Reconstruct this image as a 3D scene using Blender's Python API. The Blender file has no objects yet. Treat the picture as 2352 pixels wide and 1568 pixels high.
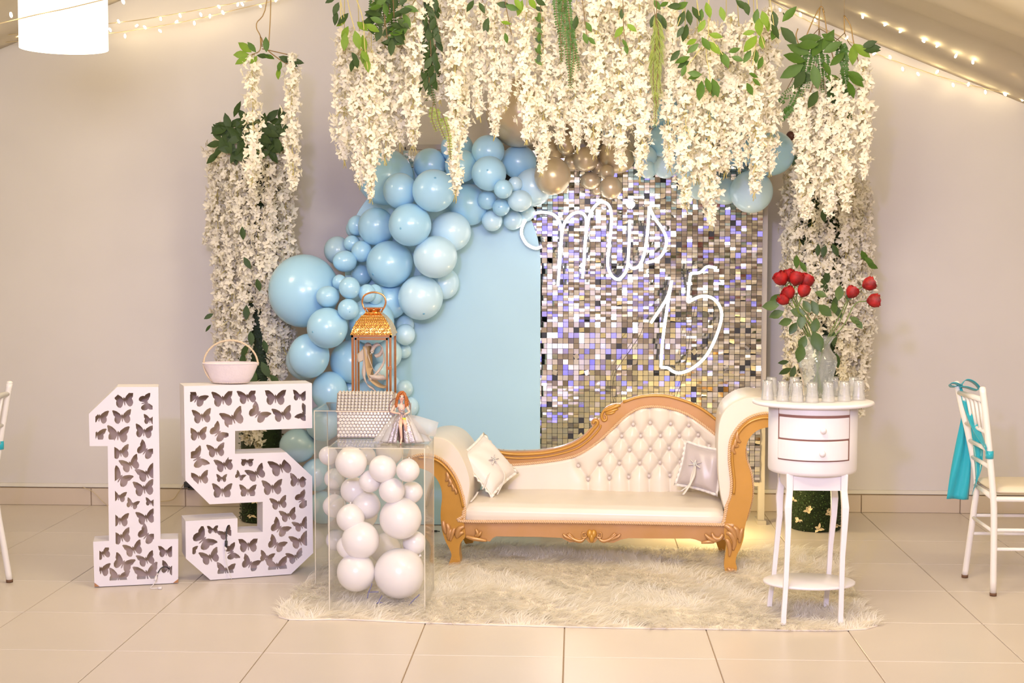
import bpy, math, random
import numpy as np
from mathutils import Vector, Matrix, geometry
C = bpy.context.scene.collection
RNG = np.random.default_rng(15)
random.seed(15)
PI = math.pi
# ------------------------------------------------------------------ camera
F_PX, PITCH, YAW, ROLL, CAM_H = 3337.0, 0.0623, 0.0441, 0.0013, 1.602
def _rot(d):
    c, s = math.cos(ROLL), math.sin(ROLL); x, u = c*d[0]-s*d[2], s*d[0]+c*d[2]; y = d[1]
    c, s = math.cos(PITCH), math.sin(PITCH); y, u = c*y+s*u, -s*y+c*u
    c, s = math.cos(YAW), math.sin(YAW); x, y = c*x-s*y, s*x+c*y
    return np.array([x, y, u])
cam_data = bpy.data.cameras.new('camera'); cam = bpy.data.objects.new('camera', cam_data); C.objects.link(cam)
cam_data.sensor_width = 36.0; cam_data.lens = F_PX*36.0/2352; cam_data.clip_end = 60
r_, u_, f_ = _rot((1, 0, 0)), _rot((0, 0, 1)), _rot((0, 1, 0))
cam.matrix_world = Matrix(((r_[0], u_[0], -f_[0], 0), (r_[1], u_[1], -f_[1], 0), (r_[2], u_[2], -f_[2], CAM_H), (0, 0, 0, 1)))
bpy.context.scene.camera = cam
# ------------------------------------------------------------------ world, lamps, exposure
sc = bpy.context.scene
sc.view_settings.view_transform = 'Standard'; sc.view_settings.look = 'None'
sc.view_settings.gamma = 1.0; sc.view_settings.exposure = 0.0; sc.view_settings.use_curve_mapping = False
sc.cycles.max_bounces = 8; sc.cycles.diffuse_bounces = 4; sc.cycles.glossy_bounces = 4; sc.cycles.transparent_max_bounces = 20; sc.cycles.caustics_reflective = False
sc.cycles.caustics_refractive = False; sc.cycles.sample_clamp_indirect = 6.0; sc.cycles.adaptive_threshold = .02
W = bpy.data.worlds.new('world'); sc.world = W; W.use_nodes = True
W.node_tree.nodes['Background'].inputs[0].default_value = (0.9, 0.85, 0.8, 1); W.node_tree.nodes['Background'].inputs[1].default_value = 0.15
def area(name, loc, look, size, power, col, size_y=None, spread=PI):
    l = bpy.data.lights.new(name, 'AREA'); l.energy = power; l.color = col; l.size = size
    if size_y: l.shape = 'RECTANGLE'; l.size_y = size_y
    l.spread = spread
    o = bpy.data.objects.new(name, l); C.objects.link(o); o.location = loc
    o.rotation_euler = (Vector(look)-Vector(loc)).to_track_quat('-Z', 'Y').to_euler(); return o
def spot(name, loc, look, power, col, ang=40, blend=.4, rad=.05):
    l = bpy.data.lights.new(name, 'SPOT'); l.energy = power; l.color = col; l.spot_size = math.radians(ang); l.spot_blend = blend; l.shadow_soft_size = rad
    o = bpy.data.objects.new(name, l); C.objects.link(o); o.location = loc
    o.rotation_euler = (Vector(look)-Vector(loc)).to_track_quat('-Z', 'Y').to_euler(); return o
area('flash_bounce_key', (-.5, -.6, 3.0), (-.2, 8.0, .9), 2.4, 205, (.95, .94, 1), 1.2)  # unseen soft key for flash bounced from the camera side
area('hall_lamp_middle', (.4, 5.2, 3.3), (.2, 7.4, 0), 2.2, 60, (1, .84, .54), 1.0)
area('hall_lamp_side', (2.6, 5.0, 2.7), (1.4, 8.9, .5), 1.0, 60, (1, .84, .55))
area('flower_fill', (.2, 4.9, 2.2), (.2, 7.4, 2.7), .8, 34, (1, .86, .60), .4)  # unseen light added to brighten the overhead flowers
lp_ = bpy.data.lights.new('backdrop_lamp', 'POINT'); lp_.energy = 16; lp_.color = (1, .76, .34); lp_.shadow_soft_size = .06
lo_ = bpy.data.objects.new('backdrop_lamp', lp_); C.objects.link(lo_); lo_.location = (.75, 8.2, .28)
lq_ = bpy.data.lights.new('canopy_fill', 'POINT'); lq_.energy = 26; lq_.color = (1, .82, .5); lq_.shadow_soft_size = .2  # added without a fixture, lifts the draped ceiling and upper wall corner
lo_ = bpy.data.objects.new('canopy_fill', lq_); C.objects.link(lo_); lo_.location = (2.3, 6.3, 2.75)
spot('party_light_violet', (-.5, .2, 2.3), (-.2, 7.0, .5), 430, (.52, .45, 1), 52, .7, .08)
spot('party_light_blue', (-2.6, -2.2, .3), (-1.8, -3.8, 1.6), 1300, (.05, .08, 1), 58, .6, .1)
spot('party_light_blue', (.9, -2.2, .3), (.6, -3.8, 1.5), 1300, (.05, .09, 1), 58, .6, .1)
area('hall_lamp_rear', (0, -2.5, 3.1), (0, -2.7, 0), 3.0, 110, (1, .80, .48), 2.0)
# ------------------------------------------------------------------ pixel -> place helpers
def ray(px, py): return _rot(((px-1176)/F_PX, 1.0, -(py-784)/F_PX))
def P(px, py, Y): d = ray(px, py); t = Y/d[1]; return np.array([d[0]*t, Y, CAM_H+d[2]*t])
def G(px, py, z=0.0): d = ray(px, py); t = (z-CAM_H)/d[2]; return np.array([d[0]*t, d[1]*t, z])
def SC(Y): return Y/F_PX
class Plane:
    """a vertical plane through ground points A, B; maps (u, depth, z) to the room"""
    def __init__(s, A, B):
        s.O = np.array([A[0], A[1], 0.0]); d = np.array([B[0]-A[0], B[1]-A[1], 0.0]); s.U = d/np.linalg.norm(d); s.N = np.array([-s.U[1], s.U[0], 0.0])
    def W(s, u, d, z): return s.O+s.U*u+s.N*d+np.array([0, 0, z])
    def uz(s, px, py, d=0.0):
        r = ray(px, py); o = s.O+s.N*d; t = s.N.dot(o)/s.N.dot(r); p = r*t
        return (float((p-o).dot(s.U)), float(CAM_H+p[2]))
# ------------------------------------------------------------------ materials
def mat(name, col, rough=.5, metal=0., var=0., scale=8., bump=0., bscale=60., emis=None, estr=0., sub=0., coat=0., sheen=0., spec=.5, col2=None, trans=0.):
    m = bpy.data.materials.new(name); m.use_nodes = True; nt = m.node_tree; N = nt.nodes; b = N['Principled BSDF']
    b.inputs['Base Color'].default_value = (*col, 1); b.inputs['Roughness'].default_value = rough; b.inputs['Metallic'].default_value = metal
    b.inputs['Specular IOR Level'].default_value = spec
    if False: b.inputs['Subsurface Weight'].default_value = sub; b.inputs['Subsurface Radius'].default_value = (.02, .015, .01)
    if coat: b.inputs['Coat Weight'].default_value = coat; b.inputs['Coat Roughness'].default_value = .12
    if sheen: b.inputs['Sheen Weight'].default_value = sheen
    if emis: b.inputs['Emission Color'].default_value = (*emis, 1); b.inputs['Emission Strength'].default_value = estr
    if var or bump: tc = N.new('ShaderNodeTexCoord')
    if var or col2:
        n = N.new('ShaderNodeTexNoise'); n.inputs['Scale'].default_value = scale; n.inputs['Detail'].default_value = 4
        nt.links.new(tc.outputs['Object'], n.inputs['Vector']); mx = N.new('ShaderNodeMix'); mx.data_type = 'RGBA'
        c2 = col2 or tuple(max(0, c*(1-var)) for c in col)
        mx.inputs[6].default_value = (*col, 1); mx.inputs[7].default_value = (*c2, 1)
        mr = N.new('ShaderNodeMapRange'); mr.inputs[1].default_value = .35; mr.inputs[2].default_value = .68
        nt.links.new(n.outputs[0], mr.inputs[0]); nt.links.new(mr.outputs[0], mx.inputs[0]); nt.links.new(mx.outputs[2], b.inputs['Base Color'])
    if bump:
        n2 = N.new('ShaderNodeTexNoise'); n2.inputs['Scale'].default_value = bscale; n2.inputs['Detail'].default_value = 3
        nt.links.new(tc.outputs['Object'], n2.inputs['Vector']); bp = N.new('ShaderNodeBump'); bp.inputs['Strength'].default_value = bump; bp.inputs['Distance'].default_value = .01
        nt.links.new(n2.outputs[0], bp.inputs['Height']); nt.links.new(bp.outputs[0], b.inputs['Normal'])
    if trans:   # a thin sheet that lets part of the light through
        t = N.new('ShaderNodeBsdfTranslucent'); t.inputs[0].default_value = (*col, 1); ms = N.new('ShaderNodeMixShader'); ms.inputs[0].default_value = trans
        nt.links.new(b.outputs[0], ms.inputs[1]); nt.links.new(t.outputs[0], ms.inputs[2]); nt.links.new(ms.outputs[0], N['Material Output'].inputs[0])
    return m
def clear(name, tint=(.98, .99, .99), refl=1.0, rough=.02, body=0.0, glass=0.0):
    """a clear thin sheet: light goes straight through, the surface mirrors by angle"""
    m = bpy.data.materials.new(name); m.use_nodes = True; nt = m.node_tree; N = nt.nodes; N.remove(N['Principled BSDF'])
    t = N.new('ShaderNodeBsdfTransparent'); t.inputs[0].default_value = (*tint, 1); g = N.new('ShaderNodeBsdfGlossy'); g.inputs['Roughness'].default_value = rough
    fr = N.new('ShaderNodeLayerWeight'); fr.inputs['Blend'].default_value = .5; pw = N.new('ShaderNodeMath'); pw.operation = 'POWER'; pw.inputs[1].default_value = 4.5; nt.links.new(fr.outputs['Facing'], pw.inputs[0])
    mu = N.new('ShaderNodeMath'); mu.operation = 'MULTIPLY_ADD'; mu.inputs[1].default_value = .7*refl; mu.inputs[2].default_value = .035*refl
    nt.links.new(pw.outputs[0], mu.inputs[0]); ms = N.new('ShaderNodeMixShader'); nt.links.new(mu.outputs[0], ms.inputs[0])
    src = t
    if glass:
        gl = N.new('ShaderNodeBsdfGlass'); gl.inputs['Roughness'].default_value = 0.0; gl.inputs['IOR'].default_value = 1.4
        m3 = N.new('ShaderNodeMixShader'); m3.inputs[0].default_value = glass; nt.links.new(t.outputs[0], m3.inputs[1]); nt.links.new(gl.outputs[0], m3.inputs[2]); src = m3
    if body:
        d = N.new('ShaderNodeBsdfDiffuse'); d.inputs[0].default_value = (.9, .9, .9, 1); m2 = N.new('ShaderNodeMixShader'); m2.inputs[0].default_value = body
        nt.links.new(src.outputs[0], m2.inputs[1]); nt.links.new(d.outputs[0], m2.inputs[2]); src = m2
    nt.links.new(src.outputs[0], ms.inputs[1]); nt.links.new(g.outputs[0], ms.inputs[2]); nt.links.new(ms.outputs[0], N['Material Output'].inputs[0]); return m
# ------------------------------------------------------------------ mesh helpers
def origin_of(o):
    p = np.zeros(3)
    while o is not None: p = p+np.array(o.location); o = o.parent
    return p
def tag(o, label=None, cat=None, group=None, kind=None):
    if label: o['label'] = label
    if cat: o['category'] = cat
    if group: o['group'] = group
    if kind: o['kind'] = kind
    return o
def empty(name, loc, label=None, cat=None, group=None):
    o = bpy.data.objects.new(name, None); C.objects.link(o); o.location = [float(x) for x in loc]; o.empty_display_size = .05
    return tag(o, label, cat, group)
def mesh_np(name, V, F, m, smooth=True):
    V = np.asarray(V, dtype=np.float32).reshape(-1, 3); me = bpy.data.meshes.new(name)
    if isinstance(F, np.ndarray):
        k = F.shape[1]; n = F.shape[0]; me.vertices.add(len(V)); me.vertices.foreach_set('co', V.ravel()); me.loops.add(n*k)
        me.loops.foreach_set('vertex_index', F.astype(np.int32).ravel()); me.polygons.add(n); me.polygons.foreach_set('loop_start', np.arange(0, n*k, k, dtype=np.int32))
        me.update(calc_edges=True); me.validate()
    else: me.from_pydata(V.tolist(), [], F); me.update()
    me.polygons.foreach_set('use_smooth', np.full(len(me.polygons), bool(smooth)))
    if m: me.materials.append(m)
    return me
PED = [0]
def mk(name, V, F, m, parent=None, smooth=True, at=None):
    """link one mesh object; V is in room coordinates"""
    V = np.asarray(V, dtype=np.float64).reshape(-1, 3); o0 = origin_of(parent) if parent is not None else np.zeros(3)
    if at is not None: o0 = np.asarray(at, dtype=float)
    o = bpy.data.objects.new(name, mesh_np(name, V-o0, F, m, smooth)); C.objects.link(o)
    if PED[0] and name in ('blossoms', 'wisteria_strand'):   # the last faces are the flower stalks
        o.data.materials.append(m_stem); ix = np.zeros(len(F), np.int32); ix[-PED[0]:] = 1; o.data.polygons.foreach_set('material_index', ix); PED[0] = 0
    if parent is not None: o.parent = parent
    if at is not None: o.location = [float(x) for x in (np.asarray(at)-(origin_of(parent) if parent is not None else 0))]
    return o
def share(name, me, parent, loc, scale=(1, 1, 1), rot=(0, 0, 0)):
    o = bpy.data.objects.new(name, me); C.objects.link(o); o.parent = parent; o.location = loc; o.scale = scale; o.rotation_euler = rot; return o
def copy_tree(o, parent=None):
    c = o.copy(); C.objects.link(c); c.parent = parent
    for ch in [x for x in bpy.data.objects if x.parent is o] if False else list(o.children): copy_tree(ch, c)
    return c
def bevel(o, w=.004, seg=2):
    b = o.modifiers.new('bevel', 'BEVEL'); b.width = w; b.segments = seg; b.limit_method = 'ANGLE'; b.angle_limit = math.radians(40); return o
class MB:
    def __init__(s): s.V = []; s.F = []
    def add(s, V, F):
        n = len(s.V); s.V += [tuple(map(float, v)) for v in V]; s.F += [tuple(i+n for i in f) for f in F]; return s
    def box(s, c, d):
        x, y, z = c; a, b, e = d[0]/2, d[1]/2, d[2]/2
        return s.add([(x-a, y-b, z-e), (x+a, y-b, z-e), (x+a, y+b, z-e), (x-a, y+b, z-e), (x-a, y-b, z+e), (x+a, y-b, z+e), (x+a, y+b, z+e), (x-a, y+b, z+e)],
                     [(0, 3, 2, 1), (4, 5, 6, 7), (0, 1, 5, 4), (1, 2, 6, 5), (2, 3, 7, 6), (3, 0, 4, 7)])
    def tube(s, pts, r, n=8, closed=False, flat=1.0):
        pts = [np.array(p, dtype=float) for p in pts]; m = len(pts); rs = r if hasattr(r, '__len__') else [r]*m
        T = [(pts[(i+1) % m] if closed or i < m-1 else pts[i])-(pts[i-1] if closed or i > 0 else pts[i]) for i in range(m)]
        T = [t/(np.linalg.norm(t)+1e-12) for t in T]; up = np.array([0, 0, 1.]) if abs(T[0][2]) < .9 else np.array([0, 1., 0])
        a = np.cross(T[0], up); a /= np.linalg.norm(a); V = []; F = []
        for i in range(m):
            a = a-T[i]*a.dot(T[i]); a /= np.linalg.norm(a)+1e-12; b = np.cross(T[i], a)
            for k in range(n): t = 2*PI*k/n; V.append(pts[i]+rs[i]*(a*math.cos(t)+b*math.sin(t)*flat))
        for i in range(m if closed else m-1):
            for k in range(n): j = (i+1) % m; F.append((i*n+k, i*n+(k+1) % n, j*n+(k+1) % n, j*n+k))
        if not closed: F.append(tuple(range(n-1, -1, -1))); F.append(tuple((m-1)*n+k for k in range(n)))
        return s.add(V, F)
    def lathe(s, c, prof, n=24, sx=1., sy=1., wave=None, cap=True):
        V = []; F = []
        for i, (r, z) in enumerate(prof):
            for k in range(n):
                t = 2*PI*k/n; q = r*(1+(wave(i, t) if wave else 0)); V.append((c[0]+q*math.cos(t)*sx, c[1]+q*math.sin(t)*sy, c[2]+z))
        for i in range(len(prof)-1):
            for k in range(n): F.append((i*n+k, i*n+(k+1) % n, (i+1)*n+(k+1) % n, (i+1)*n+k))
        if cap: F.append(tuple(range(n-1, -1, -1))); F.append(tuple((len(prof)-1)*n+k for k in range(n)))
        return s.add(V, F)
    def ball(s, c, r, n=12, m=8):
        rr = r if hasattr(r, '__len__') else (r, r, r); V = [(c[0], c[1], c[2]-rr[2])]; F = []
        for i in range(1, m):
            p = PI*i/m-PI/2
            for k in range(n): t = 2*PI*k/n; V.append((c[0]+rr[0]*math.cos(p)*math.cos(t), c[1]+rr[1]*math.cos(p)*math.sin(t), c[2]+rr[2]*math.sin(p)))
        V.append((c[0], c[1], c[2]+rr[2])); L = len(V)-1
        for k in range(n): F.append((0, 1+(k+1) % n, 1+k)); F.append((L, L-n+k, L-n+(k+1) % n))
        for i in range(m-2):
            for k in range(n): a = 1+i*n; F.append((a+k, a+(k+1) % n, a+n+(k+1) % n, a+n+k))
        return s.add(V, F)
    def prism(s, poly, fn, d0, d1):
        """poly: (u, z) outline, front at depth d0, back at d1; fn(u, d, z) -> room"""
        n = len(poly); V = [fn(u, d0, z) for u, z in poly]+[fn(u, d1, z) for u, z in poly]
        T = geometry.tessellate_polygon([[Vector((u, z, 0)) for u, z in poly]]); F = []
        ar = sum(poly[i][0]*poly[(i+1) % n][1]-poly[(i+1) % n][0]*poly[i][1] for i in range(n))
        for t in T:
            a, b, c = [poly[i] for i in t]; o = (b[0]-a[0])*(c[1]-a[1])-(b[1]-a[1])*(c[0]-a[0])
            t = tuple(t) if o > 0 else tuple(t)[::-1]; F.append(t); F.append(tuple(i+n for i in t[::-1]))
        for i in range(n):
            j = (i+1) % n; F.append((i, i+n, j+n, j) if ar > 0 else (j, j+n, i+n, i))
        return s.add(V, F)
    def grid(s, fn, nu, nv, closed_u=False):
        V = [fn(i/(nu if closed_u else nu-1), j/(nv-1)) for j in range(nv) for i in range(nu)]; F = []
        for j in range(nv-1):
            for i in range(nu if closed_u else nu-1): F.append((j*nu+i, j*nu+(i+1) % nu, (j+1)*nu+(i+1) % nu, (j+1)*nu+i))
        return s.add(V, F)
    def build(s, name, m, parent=None, smooth=True, at=None): return mk(name, s.V, s.F, m, parent, smooth, at)
def cr(pts, n=8, closed=False):
    """smooth curve through points"""
    pts = [np.array(p, dtype=float) for p in pts]; m = len(pts); out = []
    for i in range(m if closed else m-1):
        p0 = pts[(i-1) % m] if closed or i > 0 else pts[0]*2-pts[1]; p1 = pts[i]; p2 = pts[(i+1) % m]; p3 = pts[(i+2) % m] if closed or i < m-2 else p2*2-p1
        for k in range(n):
            t = k/n; out.append(.5*((2*p1)+(-p0+p2)*t+(2*p0-5*p1+4*p2-p3)*t*t+(-p0+3*p1-3*p2+p3)*t**3))
    if not closed: out.append(pts[-1])
    return out
def resample(pts, step):
    pts = np.array(pts, dtype=float); d = np.r_[0, np.cumsum(np.linalg.norm(np.diff(pts, axis=0), axis=1))]; n = max(2, int(d[-1]/step)+1); t = np.linspace(0, d[-1], n)
    return np.stack([np.interp(t, d, pts[:, k]) for k in range(pts.shape[1])], 1)
def rope(mb, pts, r, pitch=.022, up=(0, 1, 0)):
    """two-ply twisted cord along a curve"""
    q = resample(pts, pitch/8); n = len(q); T = np.gradient(q, axis=0); T /= np.linalg.norm(T, axis=1)[:, None]+1e-9; a = np.cross(T, np.array(up, dtype=float)); a /= np.linalg.norm(a, axis=1)[:, None]+1e-9; b = np.cross(T, a)
    for ph in (0, PI):
        t = np.arange(n)/8*2*PI+ph; mb.tube(q+(a*np.cos(t)[:, None]+b*np.sin(t)[:, None])*r*.5, r*.62, 5)
def in_poly(X, Y, poly):
    poly = np.asarray(poly); r = np.zeros(X.shape, bool); j = len(poly)-1
    for i in range(len(poly)):
        xi, yi = poly[i]; xj, yj = poly[j]; c = ((yi > Y) != (yj > Y)) & (X < (xj-xi)*(Y-yi)/((yj-yi) if yj != yi else 1e-12)+xi); r ^= c; j = i
    return r
def rotmat(axis, ang): return np.array(Matrix.Rotation(ang, 3, Vector(axis)))
# ================================================================== the room
WALL_Y = 8.955; XL, XR, YF = -4.4, 4.0, -4.2
m_wall = mat('wall paint', (.72, .68, .66), .7, var=.05, scale=1.5, bump=.15, bscale=6)
m_fab = mat('canopy voile', (.82, .74, .60), .8, var=.06, scale=3, trans=.25)
m_grout = mat('grout', (.45, .32, .19), .8)
m_tile = mat('floor tile', (.70, .62, .53), .30, var=.05, scale=1.3, bump=.03, bscale=3, spec=.3)
m_base = mat('skirting tile', (.66, .56, .46), .35, var=.05, scale=3)
m_trunk = mat('white plastic trunking', (.78, .74, .66), .45)
m_dark = mat('far hall wall', (.40, .36, .32), .7, var=.1, scale=2)
tag(MB().box(((XL+XR)/2, WALL_Y+.1, 2.1), (XR-XL, .2, 4.4)).build('wall_back', m_wall, smooth=False), 'plain cream wall behind the stage', kind='structure')
tag(MB().box((XL-.1, (WALL_Y+YF)/2, 2.1), (.2, WALL_Y-YF, 4.4)).build('wall_left', m_wall, smooth=False), 'plain cream side wall', kind='structure')
tag(MB().box((XR+.1, (WALL_Y+YF)/2, 2.1), (.2, WALL_Y-YF, 4.4)).build('wall_right', m_wall, smooth=False), 'plain cream side wall', kind='structure')
tag(MB().box(((XL+XR)/2, YF-.1, 2.1), (XR-XL, .2, 4.4)).build('wall_front', m_dark, smooth=False), 'brown wall at the far end of the hall', kind='structure')
fl = tag(MB().box(((XL+XR)/2, (WALL_Y+YF)/2, -.106), (XR-XL, WALL_Y-YF, .2)).build('floor', m_grout, smooth=False), 'cream tiled floor with brown joints', kind='structure')
TS = .6; X0 = -5.073*TS; YJ = 14.4351*TS          # grid read off the photograph's joints
tile_me = None; fill = MB()
def tile_box(x0, x1, y0, y1): return ((x0+x1)/2, (y0+y1)/2, -.004), (x1-x0-.004, y1-y0-.004, .008)
# row boundaries: wall joint row is a thin cut row, then whole tiles towards the camera
rows = [(YJ-TS, WALL_Y)]+[(YJ-TS*(k+1), YJ-TS*k) for k in range(1, 21)]
for r, (y0, y1) in enumerate(rows):
    for i in range(-3, 13):
        x0, x1 = max(XL, X0+i*TS), min(XR, X0+(i+1)*TS)
        if x1-x0 < .02 or y1 < YF: continue
        y0c = max(y0, YF)
        if r < 9 and -1 <= i < 12:
            c, d = tile_box(x0, x1, y0c, y1)
            o = bevel(MB().box(c, d).build('tile', m_tile, fl, False, at=c), .002, 1)
        else: fill.box(*tile_box(x0, x1, y0c, y1))
tag(fill.build('tile_field', m_tile, fl, False), kind='stuff')
bb = tag(MB().box(((XL+XR)/2, WALL_Y-.004, .055), (XR-XL, .008, .11)).build('baseboard_back', m_grout, smooth=False), 'cream tile skirting along the back wall', kind='structure')
for i in range(-3, 13):
    x0, x1 = max(XL, X0+i*TS), min(XR, X0+(i+1)*TS)
    if x1-x0 < .02: continue
    c = ((x0+x1)/2, WALL_Y-.012, .054); bevel(MB().box(c, (x1-x0-.005, .014, .106)).build('skirting_tile', m_base, bb, False, at=c), .002, 1)
tr = MB().box(((XL+XR)/2, WALL_Y-.010, .1265), (XR-XL, .018, .022)); tag(tr.build('trim_1', m_trunk, smooth=False), 'white cable trunking strip above the skirting', kind='structure')
# draped canopy: two slopes of pleated voile meeting at a ridge
ridge_x = P(1025, 0, WALL_Y)[0]; ridge_z = P(1025, -300, WALL_Y)[2]
pR = P(2352, 238, WALL_Y); pL = P(0, 113, WALL_Y)
def canopy(u, v):
    x = XL+(XR-XL)*u; y = WALL_Y+(YF-WALL_Y)*v
    z = ridge_z+(pR[2]-ridge_z)*(x-ridge_x)/(pR[0]-ridge_x) if x > ridge_x else ridge_z+(pL[2]-ridge_z)*(ridge_x-x)/(ridge_x-pL[0])
    z = max(z, 2.0); ax = abs(x-ridge_x)
    sag = .05*math.sin(y*2.3+x*.8)*min(1, (WALL_Y-y)*1.2)+.016*math.sin(y*11+math.sin(x*2)*1.3)*min(1, (WALL_Y-y)*3)
    return (x, y, z+sag*(.4+.3*ax))
mb = MB().grid(canopy, 90, 150); o = tag(mb.build('ceiling', m_fab), 'cream voile draped as a sloping tent ceiling', kind='structure')
s = o.modifiers.new('thick', 'SOLIDIFY'); s.thickness = .004
# ================================================================== fairy lights and lamp
m_cord = mat('pale cord', (.62, .50, .30), .5)
m_bulb = mat('fairy bulb', (1, .9, .7), .3, emis=(1, .80, .45), estr=42)
bulb_me = MB().ball((0, 0, 0), (.0065, .0065, .013), 8, 6); bulb_me = mesh_np('bulb', bulb_me.V, bulb_me.F, m_bulb)
def fairy(pts, bulbs, Y, label, k, ox, oy):
    """pts, bulbs: positions on the wall side, k px scale of the source crop"""
    q = [P(ox+x/k, oy+y/k, Y) for x, y in pts]; root = empty('fairy_light_string', q[0], label, 'string lights', 'fairy light strings')
    MB().tube(cr(q, 6), .0028, 5).build('cord', m_cord, root)
    for x, y in bulbs:
        b = P(ox+x/k, oy+y/k, Y-.02); share('bulb', bulb_me, root, b-q[0], rot=(random.uniform(-.8, .8), random.uniform(-.8, .8), 0))
fairy([(-300, -170), (30, 0), (200, 95), (480, 240), (700, 345), (920, 455), (1200, 565), (1500, 670), (1800, 760), (2050, 820), (2340, 885), (2600, 930)],
      [(125, 90), (312, 132), (445, 185), (735, 345), (985, 488), (1130, 522), (1245, 630), (1385, 675), (1560, 655), (1705, 775), (1845, 770), (2000, 840), (2178, 860), (2335, 905)],
      8.90, 'fairy light string running along the wall top beside the white hanging bunch, lowest of three', 3.973, 1760, 0)
fairy([(400, -160), (680, 0), (900, 115), (1180, 230), (1480, 360), (1720, 460), (1950, 550), (2200, 605), (2352, 640), (2600, 690)],
      [(775, 18), (880, 150), (1088, 222), (1227, 283), (1435, 375), (1560, 418), (1730, 510), (1885, 567), (2105, 535), (2265, 665)],
      8.45, 'middle fairy light string under the draped ceiling above the teal sashed chair', 3.973, 1760, 0)
fairy([(1700, -90), (1920, 10), (2050, 65), (2180, 110), (2300, 155), (2450, 190)], [(1930, 30), (2135, 45), (2340, 150)],
      7.3, 'short fairy light string in the upper corner of the draped ceiling, highest of three', 3.973, 1760, 0)
fairy([(-400, 310), (200, 255), (840, 182), (1100, 150), (1400, 100), (1700, 45), (1950, 0), (2200, -50)],
      [(915, 165), (1240, 145), (1390, 120), (1550, 112), (1690, 52), (1835, 35), (1870, 32)],
      8.7, 'upper of two fairy light strings passing behind the lit drum lamp', 3.36, 0, 0)
fairy([(-400, 340), (140, 320), (840, 258), (1100, 222), (1380, 175), (1640, 120), (1800, 80), (2100, 10), (2300, -40)],
      [(12, 262), (140, 270), (850, 230), (1055, 198), (1118, 210), (965, 278), (1235, 238), (1362, 167), (1500, 178), (1620, 125), (1720, 97), (2010, 48), (2130, 0)],
      8.85, 'lower of two fairy light strings passing behind the lit drum lamp', 3.36, 0, 0)
fairy([(-200, 230), (0, 182), (300, 110), (520, 65), (770, 5), (1000, -50)], [(85, 115), (320, 50), (950, 10)],
      6.3, 'fairy light string hanging in front of the lit drum lamp', 3.36, 0, 0)
m_shade = mat('lit lamp shade', (.95, .93, .85), .8, emis=(1, .93, .74), estr=2.4)
m_lampbulb = mat('lamp bulb', (1, 1, 1), .3, emis=(1, .9, .7), estr=12)
LY = 6.9; lc = P(147, 112, LY); lr = 99*SC(LY); hgt = .28
lamp = empty('pendant_lamp', lc, 'lit white drum pendant lamp hanging below the draped ceiling', 'lamp')
MB().lathe(lc, [(lr, 0), (lr, hgt), (lr-.004, hgt), (lr-.004, 0), (lr, 0)], 40, cap=False).build('lamp_shade', m_shade, lamp)
MB().lathe(lc+np.array([0, 0, .012]), [(lr-.006, 0), (lr-.006, .004)], 40).build('diffuser', m_shade, lamp)
MB().ball(lc+np.array([0, 0, .14]), .05).build('bulb', m_lampbulb, lamp)
MB().tube([lc+np.array([0, 0, .2]), (lc[0], lc[1], 3.0)], .004, 6).build('cord', m_cord, lamp)
lp = bpy.data.lights.new('pendant_glow', 'POINT'); lp.energy = 28; lp.color = (1, .85, .55); lp.shadow_soft_size = .2
lo = bpy.data.objects.new('pendant_glow', lp); C.objects.link(lo); lo.location = lc+np.array([0, 0, -.12]); lo.parent = None
# ================================================================== sequin wall, arch panel, neon sign
m_black = mat('black plastic', (.015, .014, .014), .45)
m_seq = mat('silver sequin', (.93, .92, .90), .07, metal=1.0)
m_frame = mat('grey frame', (.45, .40, .36), .5)
m_arch = mat('pale blue panel', (.40, .63, .76), .45, var=.03, scale=2)
SY = 8.52; PIT = .0313
xa, xb = P(930, 600, SY)[0], P(1750, 700, SY)[0]; ztop = P(1000, 345, SY)[2]; zbot = P(1742, 1104, SY)[2]
sw = empty('sequin_wall', ((xa+xb)/2, SY+.04, 0), 'shimmering wall of square mirror sequins behind the gilt settee', 'backdrop')
BP = PIT*10
nc, nr = int((xb-xa)/PIT+.5), int((ztop-zbot)/PIT+.5)
x1e = xb
pan_me = None
for i in range(7):
    for j in range(6):
        cx0 = x1e-(i+1)*BP; z0 = zbot+j*BP
        w_ = min(BP, BP); cz1 = min(ztop, z0+BP)
        if cx0 < xa-.1: continue
        c = (cx0+BP/2, SY+.012, (z0+cz1)/2)
        bevel(MB().box(c, (BP-.004, .012, cz1-z0-.004)).build('base_panel', m_black, sw, False, at=c), .002, 1)
MB().box((xb+.012, SY+.03, (ztop+.02)/2), (.036, .04, ztop+.02)).build('frame_post', m_frame, sw, False)
MB().box((xa-.012, SY+.03, (ztop+.02)/2), (.036, .04, ztop+.02)).build('frame_post', m_frame, sw, False)
MB().box(((xa+xb)/2, SY+.03, ztop+.02), (xb-xa, .04, .03)).build('frame_rail', m_frame, sw, False)
MB().box(((xa+xb)/2, SY+.035, zbot-.02), (xb-xa, .03, .03)).build('frame_rail', m_frame, sw, False)
for xx in (xa-.012, xb+.012): MB().box((xx, SY+.05, .012), (.05, .16, .024)).build('frame_foot', m_frame, sw, False)
hs = PIT*.46; base_q = np.array([(-hs, 0, hs*.75), (hs, 0, hs*.75), (-hs, 0, -hs*.3), (hs, 0, -hs*.3), (-hs, 0, -hs*1.3), (hs, 0, -hs*1.3)])
seq_me = mesh_np('sequin', base_q, [(0, 2, 3, 1), (2, 4, 5, 3)], m_seq, False)
SV, SF = [], []; npart = 0
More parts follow.
